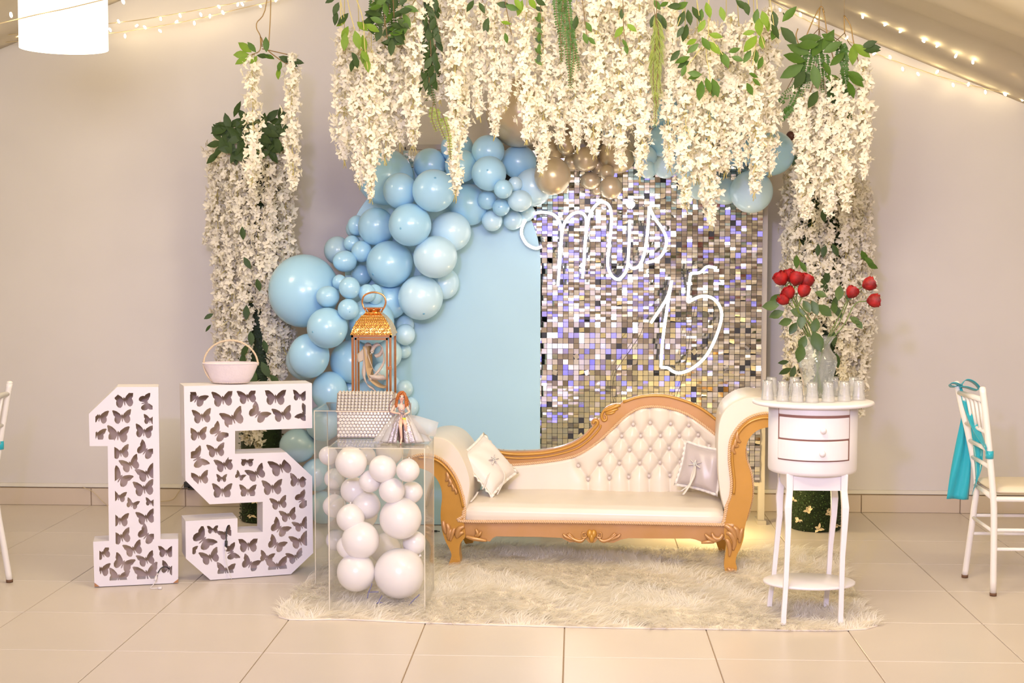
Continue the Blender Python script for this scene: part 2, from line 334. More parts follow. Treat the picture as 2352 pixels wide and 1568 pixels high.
for r in range(nr):
    for c in range(nc):
        x = xb-(c+.5)*PIT; z = ztop-(r+.4)*PIT
        px = 1323+(x)*F_PX/SY; py = 576+(CAM_H-z)*F_PX/SY
        if px < 1190 and py > 400: continue
        if RNG.random() < .022: continue
        t = RNG.random(); tx = RNG.normal(.02, .055); tz = RNG.normal(0, .05)
        if t < .14: tx += RNG.normal(.1, .16); tz += RNG.normal(0, .12)
        ty = RNG.normal(0, .012)
        if RNG.random() < .01: ty += RNG.normal(0, .5)
        R = rotmat((1, 0, 0), tx)@rotmat((0, 0, 1), tz)@rotmat((0, 1, 0), ty)
        if npart < 300 and 1246 < px < 1560 and 735 < py < 905:
            o = share('sequin', seq_me, sw, Vector((x, SY-.001, z))-sw.location); o.rotation_euler = Matrix(R.tolist()).to_euler(); npart += 1; continue
        q = base_q.copy(); q[:, 1] += np.array([0, 0, 1, 1, 0, 0])*RNG.normal(0, .0008)
        n = len(SV)*6; SV.append(q@R.T+np.array([x, SY-.001, z])); SF += [(n, n+2, n+3, n+1), (n+2, n+4, n+5, n+3)]
tag(mk('sequin_field', np.concatenate(SV), np.array(SF), m_seq, sw, False), kind='stuff')
# arch panel
AY = 8.385
ax0, ax1 = P(795, 1100, AY)[0], P(1241, 800, AY)[0]; ar = (ax1-ax0)/2; acx = (ax0+ax1)/2; spring = P(1240, 602, AY)[2]
poly = [(ax0, 0.004), (ax1, 0.004)]+[(acx+ar*math.cos(t), spring+ar*math.sin(t)) for t in np.linspace(0, PI, 40)]
arch = tag(MB().prism(poly, lambda u, d, z: np.array([u, d, z]), AY, AY+.035).build('arch_backdrop', m_arch, smooth=False, at=(acx, AY, 0)), 'pale blue round-topped arch panel behind the balloon garland', 'backdrop')
bevel(arch, .004, 2)
MB().box((acx, AY+.065, .02), (.5, .05, .035)).build('stand_foot', m_frame, arch, False)
# neon sign
m_neon = mat('lit neon tube', (1, 1, 1), .3, emis=(1, .93, .84), estr=10)
m_house = mat('white silicone housing', (.8, .8, .78), .6)
m_acr = clear('clear acrylic', refl=.8, body=.015)
NY = 8.31
def npx(pts): return [P(1160+x/2.2403, 360+y/2.2403, NY) for x, y in pts]
sign = empty('neon_sign', P(1420, 660, NY), 'glowing white script neon sign reading Mis 15 before the sequin wall', 'neon sign')
strokes = {'neon_letter': [
    [(190, 462), (155, 470), (110, 446), (84, 390), (104, 330), (158, 290), (220, 288), (265, 310), (288, 362), (290, 420), (283, 530), (272, 665)],
    [(276, 560), (290, 420), (305, 345), (340, 300), (380, 285), (410, 302), (418, 345), (410, 480), (399, 625)],
    [(406, 560), (414, 420), (436, 300), (475, 242), (512, 234), (540, 262), (548, 330), (537, 450), (528, 550), (545, 605), (578, 630), (610, 608), (630, 560), (638, 450), (642, 325)],
    [(632, 545), (655, 573), (690, 560), (716, 500), (732, 400), (742, 256)],
    [(742, 256), (768, 312), (812, 375), (831, 430), (816, 490), (780, 530), (725, 545)],
    [(645, 264), (630, 248), (634, 236), (645, 244), (657, 236), (661, 248), (645, 264)]],
    'neon_numeral': [
    [(750, 855), (800, 780), (838, 715), (858, 636)], [(858, 636), (840, 745), (822, 860), (808, 980), (802, 1083)],
    [(802, 1083), (838, 1086), (865, 1104), (900, 1112), (960, 1090), (1030, 1030), (1082, 935), (1114, 830), (1104, 768), (1065, 726), (1008, 718), (940, 748)],
    [(940, 748), (946, 670), (955, 600)], [(955, 600), (1005, 594), (1040, 566), (1090, 572)]]}
for nm, ss in strokes.items():
    for s_ in ss:
        q = cr(npx(s_), 8); MB().tube(q, .0078, 8).build(nm, m_neon, sign); MB().tube([p+np.array([0, .0065, 0]) for p in q], .0092, 8, flat=1).build('neon_housing', m_house, sign)
        back = [p+np.array([0, .024, 0]) for p in q]
        T = np.gradient(np.array(back), axis=0); T /= np.linalg.norm(T, axis=1)[:, None]+1e-9; nn = np.cross(T, [0, 1, 0]); mb = MB()
        a_ = [p-n_*.02 for p, n_ in zip(back, nn)]; b_ = [p+n_*.02 for p, n_ in zip(back, nn)]; m_ = len(a_); mb.add(a_+b_, [(i, i+1, m_+i+1, m_+i) for i in range(m_-1)])
        so = mb.build('acrylic_backing', m_acr, sign, False).modifiers.new('t', 'SOLIDIFY'); so.thickness = .004
m_wire = mat('black wire', (.06, .05, .04), .5)
for w in ([(718, 840), (700, 905), (650, 985), (590, 1070), (560, 1130), (552, 1210), (560, 1270), (575, 1330), (590, 1460)], [(985, 740), (962, 850), (946, 960), (930, 1070), (905, 1170), (880, 1245), (860, 1460)]):
    MB().tube(cr([P(1160+x/2.2403, 360+y/2.2403, NY+.06) for x, y in w], 6), .0018, 5).build('wire', m_wire, sign)
# ================================================================== balloon garland
m_bal = {'b': mat('pale blue latex', (.37, .64, .84), .28, coat=.25, sub=.12), 'p': mat('blue latex toned as neon-lit', (.54, .76, .90), .28, coat=.25, sub=.12),  # p: the same blue latex with neon brightness put into its colour
         'g': mat('blue latex toned as shaded', (.38, .56, .68), .3, coat=.2, sub=.1), 'k': mat('champagne latex', (.60, .49, .34), .3, metal=.38, coat=.2),  # g: the same blue latex with shade put into its colour
         'w': mat('white latex', (.86, .82, .80), .28, coat=.25, sub=.12), 'r': mat('dark brown latex', (.10, .03, .02), .35)}
m_tip = mat('darker balloon tip', (.16, .40, .60), .4)
mbb = MB(); prof = []
for i in range(19):
    t = PI*i/18; rr = math.sin(t); yy = -math.cos(t)
    if yy > .2: rr *= 1-.10*((yy-.2)/.8)**1.5; yy *= 1+.06*((yy-.2)/.8)
    prof.append((max(rr, .001), yy))
mbb.lathe((0, 0, 0), prof, 28); Vb = np.array(mbb.V); Vb = np.stack([Vb[:, 0], Vb[:, 2], -Vb[:, 1]], 1)
kn = MB().lathe((0, 0, 0), [(.02, 0), (.055, .03), (.04, .06), (.03, .08), (.075, .15), (.06, .15)], 10); Vk = np.array(kn.V); Vk = np.stack([Vk[:, 0], Vk[:, 2]+1.04, -Vk[:, 1]], 1)
tp = MB().ball((0, 0, 0), (.055, .055, .02), 10, 6); Vt = np.array(tp.V); Vt = np.stack([Vt[:, 0], Vt[:, 2]-.995, -Vt[:, 1]], 1)
bal_me = {k: mesh_np('balloon', Vb, mbb.F, m) for k, m in m_bal.items()}; knot_me = {k: mesh_np('knot', Vk, kn.F, m) for k, m in m_bal.items()}; tip_me = mesh_np('tip', Vt, tp.F, m_tip)
PLACED = []
def balloon(cx, cy, rx, ry, k, Y, label, group, tip=None, r3=None):
    c = P(cx, cy, Y); s = SC(Y); ob = bpy.data.objects.new('balloon', bal_me[k]); C.objects.link(ob); ob.location = c
    rm = r3 or (rx+ry)/2; ob.scale = (rx*s, rm*s, ry*s)
    if tip: # aim the balloon's crown at the spot seen in the photograph
        dx, dz = (tip[0]-cx)/rx, -(tip[1]-cy)/ry; dy = -math.sqrt(max(.05, 1-dx*dx-dz*dz)); q = Vector((0, -1, 0)).rotation_difference(Vector((dx, dy, dz)))
        u = (rx+ry)/2*s; ob.scale = (u, u, u)
    else: q = Vector((0, 1, 0)).rotation_difference(Vector((random.uniform(-.6, .6), 1, random.uniform(-.6, .6))))
    ob.rotation_mode = 'QUATERNION'; ob.rotation_quaternion = q
    tag(ob, label, 'balloon', group); share('knot', knot_me[k], ob, (0, 0, 0))
    if tip: share('tip', tip_me, ob, (0, 0, 0))
    return ob
BL = [ # cx, cy, rx, ry, colour, layer (0 back), label, tip
 (698, 668, 82, 86, 'b', 2, 'largest pale blue balloon, beside the flower column and above the numeral five', None),
 (885, 406, 66, 66, 'b', 0, 'big pale blue balloon behind two smaller ones at the outer bend of the garland', None),
 (919, 438, 39, 42, 'b', 1, 'pale blue balloon overlapping the big one at the outer bend of the garland', None),
 (987, 378, 38, 38, 'b', 1, 'pale blue balloon under the exposed corner of the sequin wall frame', None),
 (996, 438, 47, 52, 'b', 3, 'pale blue balloon with dark tip touched by the longest thin wisteria tail', (1003, 409)),
 (1060, 381, 38, 38, 'b', 1, 'pale blue balloon half hidden behind the longest thin wisteria tail', None),
 (1121, 347, 38, 37, 'b', 1, 'pale blue balloon just below the big champagne balloon, at the top of the garland', None),
 (1050, 340, 38, 38, 'b', 0, 'pale blue balloon furthest back, above the one behind the wisteria tail', None),
 (1123, 398, 41, 39, 'b', 3, 'pale blue balloon with dark tip above the cluster of tiny balloons', (1122, 393)),
 (1192, 372, 41, 40, 'b', 1, 'pale blue balloon under the big champagne balloon, beside the flower tails', None),
 (1077, 470, 48, 48, 'b', 1, 'neon-lit pale blue balloon behind the cluster of tiny balloons', None),
 (1156, 434, 22, 22, 'b', 5, 'tiny blue balloon, topmost of the front cluster near the neon loop', None),
 (1119, 459, 22, 22, 'b', 4, 'tiny blue balloon on the outer side of the cluster near the neon loop', None),
 (1151, 476, 20, 20, 'b', 6, 'tiny blue balloon with dark tip in the middle of its cluster', (1147, 476)),
 (1194, 461, 28, 25, 'p', 4, 'small neon-lit blue balloon, brightest of the cluster near the neon loop', None),
 (1183, 423, 17, 18, 'p', 3, 'tiny pale balloon peeping out behind the topmost of the cluster', None),
 (1130, 507, 24, 24, 'p', 3, 'tiny neon-lit balloon hanging lowest of the cluster above the blue arch', None),
 (1178, 506, 23, 22, 'p', 3, 'tiny neon-lit balloon hanging low beside the neon loop', None),
 (1209, 488, 20, 20, 'p', 2, 'tiny neon-lit balloon tucked behind beside the top of the neon loop', None),
 (1224, 430, 44, 44, 'p', 1, 'brightly lit whitish balloon behind the large champagne balloon', None),
 (942, 516, 50, 49, 'b', 4, 'large pale blue balloon with dark tip in the middle of the upper garland', (925, 525)),
 (864, 520, 42, 44, 'b', 2, 'pale blue balloon beside the dark-tipped large one, over the bare wall', None),
 (820, 518, 22, 24, 'b', 1, 'small pale blue balloon at the outer edge beside a larger one', None),
 (808, 526, 14, 18, 'g', 0, 'smallest shaded blue balloon, sticking out at the outer edge', None),
 (1035, 532, 48, 46, 'p', 2, 'pale balloon leaning out over the blue arch below the neon-lit ones', None),
 (775, 575, 31, 33, 'g', 0, 'pale blue balloon in shade at the outer edge above the largest balloon', None),
 (809, 559, 20, 19, 'b', 2, 'tiny blue balloon, upper of three beside the shaded one', None),
 (831, 577, 24, 25, 'b', 3, 'tiny blue balloon, inner one of three beside the shaded one', None),
 (792, 600, 28, 25, 'b', 4, 'tiny blue balloon, lowest of three beside the shaded one', None),
 (895, 606, 55, 53, 'b', 5, 'large shiny pale blue balloon with dark tip at the middle of the garland', (860, 629)),
 (1000, 590, 52, 49, 'p', 3, 'large brightly lit blue balloon against the arch beside the shiny large one', None),
 (1022, 651, 33, 37, 'p', 1, 'pale balloon behind, low against the arch at the inner edge', None),
 (966, 683, 51, 53, 'p', 4, 'large pale balloon with low dark tip at the inner edge above the lantern roof', (977, 720)),
 (830, 631, 24, 23, 'b', 4, 'tiny blue balloon directly under the shiny large one', None),
 (780, 648, 17, 18, 'b', 3, 'tiny blue balloon against the side of the largest balloon', None),
 (803, 661, 25, 26, 'b', 6, 'tiny blue balloon at the centre of the cluster over the lantern', None),
 (753, 681, 27, 25, 'b', 6, 'tiny blue balloon resting on the face of the largest balloon', None),
 (843, 673, 21, 21, 'b', 5, 'tiny blue balloon directly above the lantern handle', None),
 (861, 676, 19, 24, 'b', 4, 'tiny blue balloon behind the lantern handle', None),
 (800, 710, 25, 24, 'b', 7, 'tiny blue balloon with dark tip, lowest of the cluster beside the lantern handle', (807, 715)),
 (752, 753, 49, 46, 'b', 5, 'pale blue balloon with dark tip just below the largest one', (723, 760)),
 (853, 737, 53, 54, 'b', 3, 'pale blue balloon straight behind the lantern roof', None),
 (893, 690, 44, 44, 'b', 1, 'deeper blue balloon in shade behind the lantern handle', None),
 (930, 746, 21, 22, 'p', 3, 'tiny pale balloon beside the lantern roof against the arch', None),
 (931, 768, 23, 25, 'p', 4, 'small pale balloon beside the lantern eaves against the arch', None),
 (928, 806, 17, 17, 'p', 2, 'tiny pale balloon beside the lantern post against the arch', None),
 (710, 817, 48, 52, 'b', 4, 'pale blue balloon above the upper bar of the numeral five', None),
 (700, 828, 44, 46, 'g', 1, 'shaded blue balloon behind the one above the numeral five', None),
 (806, 830, 49, 50, 'b', 5, 'pale blue balloon seen behind the outer post of the lantern', None),
 (757, 898, 42, 46, 'b', 6, 'pale blue balloon between the numeral five and the lantern', None),
 (892, 812, 32, 36, 'p', 3, 'pale balloon seen through the lantern beside its clasp', None),
 (930, 892, 19, 21, 'p', 3, 'tiny pale balloon behind the doll hair against the arch', None),
 (940, 934, 22, 25, 'p', 4, 'small pale balloon behind the doll shoulder, lowest at the inner edge', None),
 (900, 884, 20, 22, 'p', 2, 'tiny pale balloon low behind the lantern post', None),
 (802, 893, 19, 20, 'b', 4, 'tiny blue balloon at the foot of the lantern', None),
 (876, 852, 18, 20, 'p', 5, 'tiny pale balloon seen through the lantern behind the sandal', None),
 (684, 1023, 43, 41, 'g', 3, 'shaded blue balloon seen in the opening of the numeral five', None),
 (728, 1090, 38, 40, 'g', 2, 'shaded blue balloon low behind the shoulder of the numeral five', None),
 (742, 972, 42, 42, 'g', 4, 'shaded blue balloon seen through the side of the tall clear plinth', None),
 (845, 985, 46, 46, 'b', 2, 'blue balloon behind the crystal casket', None),
 (742, 1165, 36, 40, 'g', 1, 'shaded blue balloon lowest behind the clear plinth', None),
 (1192, 258, 76, 80, 'k', 1, 'largest champagne balloon, high behind the wisteria', None),
 (1269, 404, 42, 44, 'k', 4, 'large champagne balloon hanging in front of the sequins', None),
 (1300, 332, 23, 23, 'k', 3, 'small champagne balloon in the upper cluster between flower tails', None),
 (1320, 285, 28, 30, 'k', 1, 'dark champagne balloon high between the flower tails', None),
 (1345, 366, 29, 29, 'k', 4, 'champagne balloon in the centre of its cluster over the sequins', None),
 (1314, 372, 19, 20, 'k', 3, 'small champagne balloon half behind the central one of its cluster', None),
 (1372, 380, 19, 19, 'k', 3, 'small champagne balloon peeping out under the central one', None),
 (1418, 356, 42, 42, 'k', 3, 'champagne balloon under a flower tail beside the pale blue ones', None),
 (1356, 415, 23, 20, 'k', 5, 'small champagne balloon hanging over the first letter of the neon sign', None),
 (1403, 431, 26, 26, 'k', 5, 'lowest champagne balloon, hanging beside the dot of the neon letter', None),
 (1371, 434, 14, 15, 'k', 3, 'tiny champagne balloon between the two lowest ones', None),
 (1394, 396, 18, 18, 'k', 3, 'small champagne balloon above the lowest one', None),
 (1266, 345, 27, 27, 'k', 1, 'dark champagne balloon hidden behind a thick flower tail', None),
 (1363, 318, 24, 24, 'k', 1, 'champagne balloon behind the pointed flower tails', None),
 (1400, 280, 36, 40, 'b', 0, 'blue balloon glimpsed high between flower strands above the champagne cluster', None),
 (1512, 250, 44, 46, 'b', 1, 'pale blue balloon high behind the yellow green fern', None),
 (1524, 324, 37, 36, 'b', 2, 'bright blue balloon under the tip of the yellow green fern', None),
 (1482, 360, 27, 26, 'p', 2, 'pale blue balloon beside the bright blue one under the fern', None),
 (1528, 385, 26, 25, 'p', 4, 'small neon-lit balloon touching the sequins below the bright blue one', None),
 (1488, 390, 20, 20, 'p', 3, 'tiny neon-lit balloon behind a flower tail over the sequins', None),
 (1596, 375, 50, 50, 'p', 2, 'large pale balloon behind the two thick flower tails', None),
 (1602, 285, 46, 46, 'b', 1, 'blue balloon high between two thick flower tails', None),
 (1622, 210, 40, 42, 'b', 0, 'topmost blue balloon glimpsed under the dangling leaf pairs', None),
 (1768, 351, 57, 52, 'b', 2, 'large pale blue balloon at the far end of the garland beside the hanging bunch', None),
 (1726, 440, 49, 49, 'p', 5, 'large pale blue balloon hanging lowest over the upper corner of the sequin wall', None),
 (1665, 440, 32, 30, 'p', 3, 'pale balloon behind flower tails beside the lowest large one', None),
 (1608, 425, 34, 34, 'p', 3, 'neon-lit whitish balloon behind the thick flower tail over the sequins', None),
 (1698, 345, 38, 40, 'b', 1, 'blue balloon in shade between the two large end ones', None),
 (1816, 312, 10, 11, 'r', 3, 'tiny dark brown balloon beside the far end of the garland', None)]
YB = 8.36
for b in sorted(BL, key=lambda t: t[5]):
    cx, cy, rx, ry, k, lay, lab, tip = b; s = SC(8.1); r = (rx+ry)/2*s; Y = YB-r
    if lay == 0 and (cx < 830 or cy < 300): Y = 8.42-r
    for (qx, qy, qr, qY) in PLACED:
        d = math.hypot(cx-qx, cy-qy)*s; tot = (r+qr)*.93
        if d < tot: Y = min(Y, qY-math.sqrt(tot*tot-d*d))
    Y = max(Y, 7.5+.1*r); PLACED.append((cx, cy, r, Y))
    balloon(cx, cy, rx, ry, k, Y, lab, 'balloon garland', tip, r3=(rx+ry)/2*.95)
# ================================================================== white wisteria, leaves, ferns
m_petal = mat('white silk petal', (.93, .88, .75), .75, var=.04, scale=30, trans=.3)
m_petal2 = mat('white silk petal in column', (.90, .85, .73), .75, var=.05, scale=30, trans=.25)
m_stem = mat('pale yellow green stem', (.52, .44, .16), .6)
m_leafd = mat('dark green leaf', (.035, .075, .012), .6, var=.3, scale=20, trans=.12)
m_leafm = mat('mid green leaf', (.075, .165, .015), .55, var=.25, scale=20, trans=.2)
m_leafl = mat('light green leaf', (.20, .34, .025), .55, var=.25, scale=20, trans=.3)
m_fern = mat('fern green', (.06, .15, .02), .55, var=.3, scale=30, trans=.2)
m_fern2 = mat('yellow green grass', (.24, .30, .05), .55, var=.3, scale=30, trans=.2)
m_branch = mat('brown branch', (.16, .10, .04), .7)
m_hook = mat('bronze wire', (.30, .19, .07), .4, metal=.6)
def petal(L, Wd, curl, lift):
    V = []; ws = [.25, 1.0, .8, .05]
    for i, w in enumerate(ws):
        t = i/3; r = L*(.08+.92*t); z = lift*L*t-curl*L*t*t
        V += [(r, -Wd*w/2, z+.0), (r, 0, z-.10*L*w), (r, Wd*w/2, z)]
    F = []
    for i in range(3): a = i*3; F += [(a, a+1, a+4, a+3), (a+1, a+2, a+5, a+4)]
    return np.array(V), np.array(F)
def floret(seed):
    r = np.random.default_rng(seed); V, F = [], []; n = 0; k = int(r.integers(4, 6))
    for i in range(k):
        v, f = petal(.026*r.uniform(.75, 1.25), .017*r.uniform(.8, 1.2), r.uniform(.0, .8), r.uniform(.1, 1.0)); R = rotmat((0, 0, 1), 2*PI*i/k+r.uniform(-.25, .25))
        V.append(v@R.T); F.append(f+n); n += len(v)
    return np.concatenate(V), np.concatenate(F)
FLO = [floret(i) for i in range(6)]
def blossoms(axis, rad, dens, rng, tip=.24):
    """florets set around a hanging axis; axis: room points from top to tip"""
    i0_ = rng.uniform(0, 6); q = resample(np.array(axis), .01); n = len(q); L = n*.01; cnt = int(L*dens*.74); V, F = [], []; off = 0; PV = []
    for i in range(cnt):
        t = (i+rng.random())/cnt; p = q[min(n-1, int(t*n))]; taper = 1.0 if t < 1-tip else 1-.78*((t-1+tip)/tip)
        if t < .08: taper *= .55+t*5.6
        a = i*2.39996+rng.normal(0, .4); r = rad*taper*(.3+.8*rng.random())*(1+.16*math.sin(t*L*42+i0_)); d = np.array([math.cos(a), math.sin(a), rng.normal(-.15, .35)])
        dn = d/np.linalg.norm(d); v, f = FLO[int(rng.integers(6))]
        z = Vector(dn.tolist()); R = np.array(z.to_track_quat('Z', 'Y').to_matrix())@rotmat((0, 0, 1), rng.uniform(0, 6.28)); s = rng.uniform(.8, 1.2)*(.65+.35*taper)
        V.append((v*s)@R.T+p+dn*r); F.append(f+off); off += len(v); e = p+dn*r; w_ = np.array([.0016, 0, 0]) if abs(dn[1]) > .5 else np.array([0, .0016, .0006]); PV.append(np.array([p-w_+[0, 0, .012], p+w_+[0, 0, .012], e+dn*.004+w_*1.6, e+dn*.004-w_*1.6]))
    V.append(np.concatenate(PV)); F.append(np.arange(cnt*4).reshape(-1, 4)+off); PED[0] = cnt
    return np.concatenate(V), np.concatenate(F)
def strand(name_axis, rad, dens, rng, parent, m):
    V, F = blossoms(name_axis, rad, dens, rng); b = tag(mk('blossoms', V, F, m, parent), kind='stuff'); mb = MB(); mb.tube(resample(np.array(name_axis), .05), .002, 5)
    e = np.array(name_axis[-1])
    for k in range(4): mb.tube([e, e+np.array([rng.normal(0, .008), rng.normal(0, .008), -.03-.02*rng.random()])], .0016, 4)
    mb.build('stem', m_stem, b if parent.type == 'MESH' or parent.get('sub') else parent)
    return b
# ---- overhead row of hanging strands: x, y top, y bottom, half width px, layer, words
ST = [(791, 70, 376, 29, 1, 'outermost white wisteria strand at the bare wall end of the overhead row'),
 (826, 80, 428, 27, 0, 'white wisteria strand second from the bare wall end, reaching the big balloon'),
 (852, 120, 462, 17, 0, 'thin tailed white wisteria strand hanging over the face of the big outer balloon'),
 (884, 70, 374, 33, 1, 'thick white wisteria strand under the dark green leaves at the bare wall end'),
 (918, 70, 338, 18, 1, 'slim white wisteria strand beside the dense bright one at the bare wall end'),
 (949, -60, 340, 27, 0, 'dense bright white wisteria strand ending just above the exposed sequin corner'),
 (1011, -60, 236, 24, 1, 'short white wisteria strand beside the dark green gap'),
 (1046, -60, 262, 29, 0, 'thick bright white wisteria strand with its end beside a fern tip'),
 (1062, 60, 335, 18, 1, 'white wisteria strand behind the thick bright one beside the fern tip'),
 (1046, 200, 456, 14, 0, 'thinnest longest white wisteria tail hanging over the dark-tipped balloon'),
 (1101, 10, 272, 17, 1, 'slim short cream wisteria strand over bare wall, first after the fern tip'),
 (1137, -40, 318, 17, 1, 'slim long cream wisteria strand ending on the largest champagne balloon'),
 (1163, 40, 250, 12, 1, 'shortest thin cream wisteria strand over the largest champagne balloon'),
 (1210, 20, 330, 25, 0, 'white wisteria strand covering the middle of the largest champagne balloon'),
 (1245, -60, 402, 24, 1, 'long cream wisteria strand ending on the large champagne balloon'),
 (1285, 40, 338, 22, 1, 'cream wisteria strand just under the dark fern, ending at a small champagne balloon'),
 (1325, 10, 346, 22, 1, 'pointed cream wisteria strand ending on the central champagne balloon'),
 (1364, -60, 362, 30, 0, 'thick white wisteria strand ending between the champagne balloons'),
 (1395, -40, 345, 22, 1, 'cream wisteria strand behind the thick one above the champagne cluster'),
 (1424, -60, 388, 29, 0, 'thick white wisteria strand with rounded end on the champagne balloon'),
 (1470, -40, 412, 25, 0, 'white wisteria strand reaching the neon letters beside the yellow green fern'),
 (1500, -20, 280, 18, 1, 'cream wisteria strand entwined with the yellow green fern'),
 (1538, -60, 390, 16, 0, 'slim white wisteria strand just beyond the yellow green fern'),
 (1574, 80, 482, 25, 0, 'long white wisteria strand reaching down over the sequins, first of two'),
 (1602, 70, 418, 22, 1, 'white wisteria strand between the two longest ones over the sequins'),
 (1632, 50, 522, 28, 0, 'longest white wisteria strand of the overhead row, second of two over the sequins'),
 (1668, 40, 402, 24, 1, 'white wisteria strand under the dangling leaf pairs'),
 (1697, 60, 392, 22, 1, 'white wisteria strand before the shaded blue balloon near the far end'),
 (1733, 50, 452, 27, 0, 'thick white wisteria strand ending on the lowest hanging blue balloon'),
 (1768, 20, 402, 21, 1, 'last white wisteria strand of the overhead row, over the far end balloon')]
for i, (x, y0, y1, hw, lay, lab) in enumerate(ST):
    rng = np.random.default_rng(100+i); Y = (7.18, 7.30)[lay]+rng.uniform(-.03, .03)
    root = empty('wisteria_strand', P(x, y0, Y), lab, 'flower strand', 'overhead wisteria row'); dx = rng.normal(0, 4)
    ax = cr([P(x+rng.normal(0, 5), y0, Y), P(x+rng.normal(0, 4), y0*.6+y1*.4, Y), P(x+rng.normal(0, 3), y0*.25+y1*.75, Y), P(x, y1-12, Y)], 6)
    strand(ax, hw*SC(Y)*1.12, 210+hw*5.5, rng, root, m_petal)
    MB().tube([P(x, y0, Y), P(x+dx, min(y0-20, -75), Y), P(x+dx, -240, Y)], .002, 5).build('hanging_stem', m_stem, root)
# hidden rail the row hangs from, above the picture
ry = P(1280, -240, 7.24); MB_ = MB(); 
rail = tag(MB().tube([P(700, -240, 7.24), P(1850, -240, 7.24)], .012, 8).build('hanging_rail', m_hook, at=ry), 'thin bronze rail carrying the overhead wisteria row', 'rail')
for xx in (760, 1790): MB().tube([P(xx, -240, 7.24), np.array([P(xx, -240, 7.24)[0], 7.24, 3.95])], .003, 5).build('wire', m_hook, rail)
# ---- leaves
def leaf_mesh(m, L=.088, Wd=.040):
    V = []; ws = [.05, .75, 1.0, .7, .02]
    for i, w in enumerate(ws): t = i/4; z = -.10*L*t*t; V += [(L*t, -Wd*w/2, z), (L*t, 0, z-.10*Wd*w), (L*t, Wd*w/2, z)]
    F = []
    for i in range(4): a = i*3; F += [(a, a+1, a+4, a+3), (a+1, a+2, a+5, a+4)]
    return mesh_np('leaf', V, F, m)
LEAF = {'d': leaf_mesh(m_leafd), 'm': leaf_mesh(m_leafm), 'l': leaf_mesh(m_leafl)}
def leaf(parent, pos, ang, k, sc=1., tilt=None):
    """ang: direction in the picture plane, degrees clockwise from straight right"""
    a = math.radians(ang); d = Vector((math.cos(a), random.uniform(-.5, .3) if tilt is None else tilt, -math.sin(a))).normalized(); up = Vector((random.uniform(-.5, .5), -1, random.uniform(-.3, .6)))
    y = up.cross(d).normalized(); z = d.cross(y); R = Matrix((d, y, z)).transposed()
    o = bpy.data.objects.new('leaf', LEAF[k]); C.objects.link(o); o.parent = parent; o.location = np.array(pos)-origin_of(parent); o.rotation_euler = R.to_euler(); o.scale = (sc,)*3; return o
def spray(label, stempts, leaves, Y, k0='m', group='leaf sprays'):
    root = empty('leaf_spray', P(*stempts[0][0], Y), label, 'leaf spray', group)
    for s_ in stempts: MB().tube(cr([P(x, y, Y) for x, y in s_], 5), .0022, 5).build('stem', m_stem if k0 == 'l' else m_branch, root)
    for (x, y, a, sc_, k) in leaves: leaf(root, P(x, y, Y+random.uniform(-.03, .03)), a, k, sc_)
    return root
spray('bright green leaf spray at the bare wall end of the overhead row', [[(790, -60), (800, 10), (815, 70)], [(790, -60), (830, 30), (838, 110), (845, 160)], [(770, -60), (790, 40)], [(790, -60), (782, 10), (786, 60)]],
      [(800, 30, 130, .9, 'd'), (778, 5, 110, .8, 'd'), (773, 25, 100, .8, 'd'), (772, -8, 150, .7, 'd'), (797, 42, 150, .8, 'l'), (800, 60, 120, .9, 'l'), (793, 75, 95, 1., 'l'), (820, 50, 40, .9, 'l'), (815, 70, 75, 1.1, 'l'), (840, 55, 30, .9, 'l'),
       (832, 80, 80, 1., 'l'), (838, 110, 100, .9, 'l'), (830, 115, 60, .8, 'l'), (815, 128, 75, .8, 'd'), (808, 120, 60, .7, 'd'), (812, 135, 100, .8, 'd'), (840, 130, 80, .9, 'l'), (848, 20, -10, .8, 'm'), (850, 40, 20, .8, 'm')], 7.05, 'l')
spray('dark green leaf spray crowded between the first strands of the overhead row', [[(860, -60), (880, 20), (890, 90)], [(900, -60), (905, 40)]],
      [(858+i % 6*13+(i*7) % 9, -14+i*2.6, (i*67) % 360, .8+.05*(i % 5), 'ddm'[i % 3]) for i in range(44)], 7.10)
spray('dark leaves filling the gap beside the dense bright strand', [[(980, -60), (985, 40), (990, 130), (985, 190)]],
      [(972+(i*13) % 34, -20+i*6, 60+(i*47) % 70, .85, 'ddd'[i % 3]) for i in range(36)], 7.20)
spray('sparse dark leaves at the top over the slim cream strands', [[(1080, -60), (1110, 5)], [(1150, -60), (1165, 30), (1175, 80)]],
      [(1088, 0, 120, .8, 'd'), (1100, 5, 60, .7, 'd'), (1122, 40, 110, .8, 'd'), (1115, 45, 80, .7, 'd'), (1140, 8, 10, .8, 'd'), (1160, 12, 20, .8, 'm'), (1150, 50, 10, .6, 'l'), (1160, 75, 80, .6, 'm'), (1182, -5, 60, .8, 'l'), (1200, 0, 110, .9, 'l'), (1215, -5, 60, .8, 'l'), (1230, 0, 30, .7, 'd')], 7.02)
spray('small dark leaves along the strand over the largest champagne balloon', [[(1238, -60), (1242, 40), (1235, 130)]],
      [(1228+(i*11) % 22, 15+i*12, 30+(i*61) % 120, .55, 'dmm'[i % 3]) for i in range(11)], 7.08)
spray('scattered leaves on the thick strands above the champagne cluster', [[(1330, -60), (1345, 60), (1348, 90)], [(1430, -60), (1432, 60), (1440, 110)]],
      [(1325, 35, 100, .8, 'd'), (1345, 50, 60, .7, 'm'), (1340, 75, 70, .7, 'm'), (1350, 85, 40, .6, 'm'), (1428, 20, 90, .6, 'd'), (1432, 60, 130, .8, 'l'), (1440, 55, 40, .7, 'l'), (1436, 100, 80, .6, 'm'), (1430, 90, 60, .5, 'm')], 7.02)
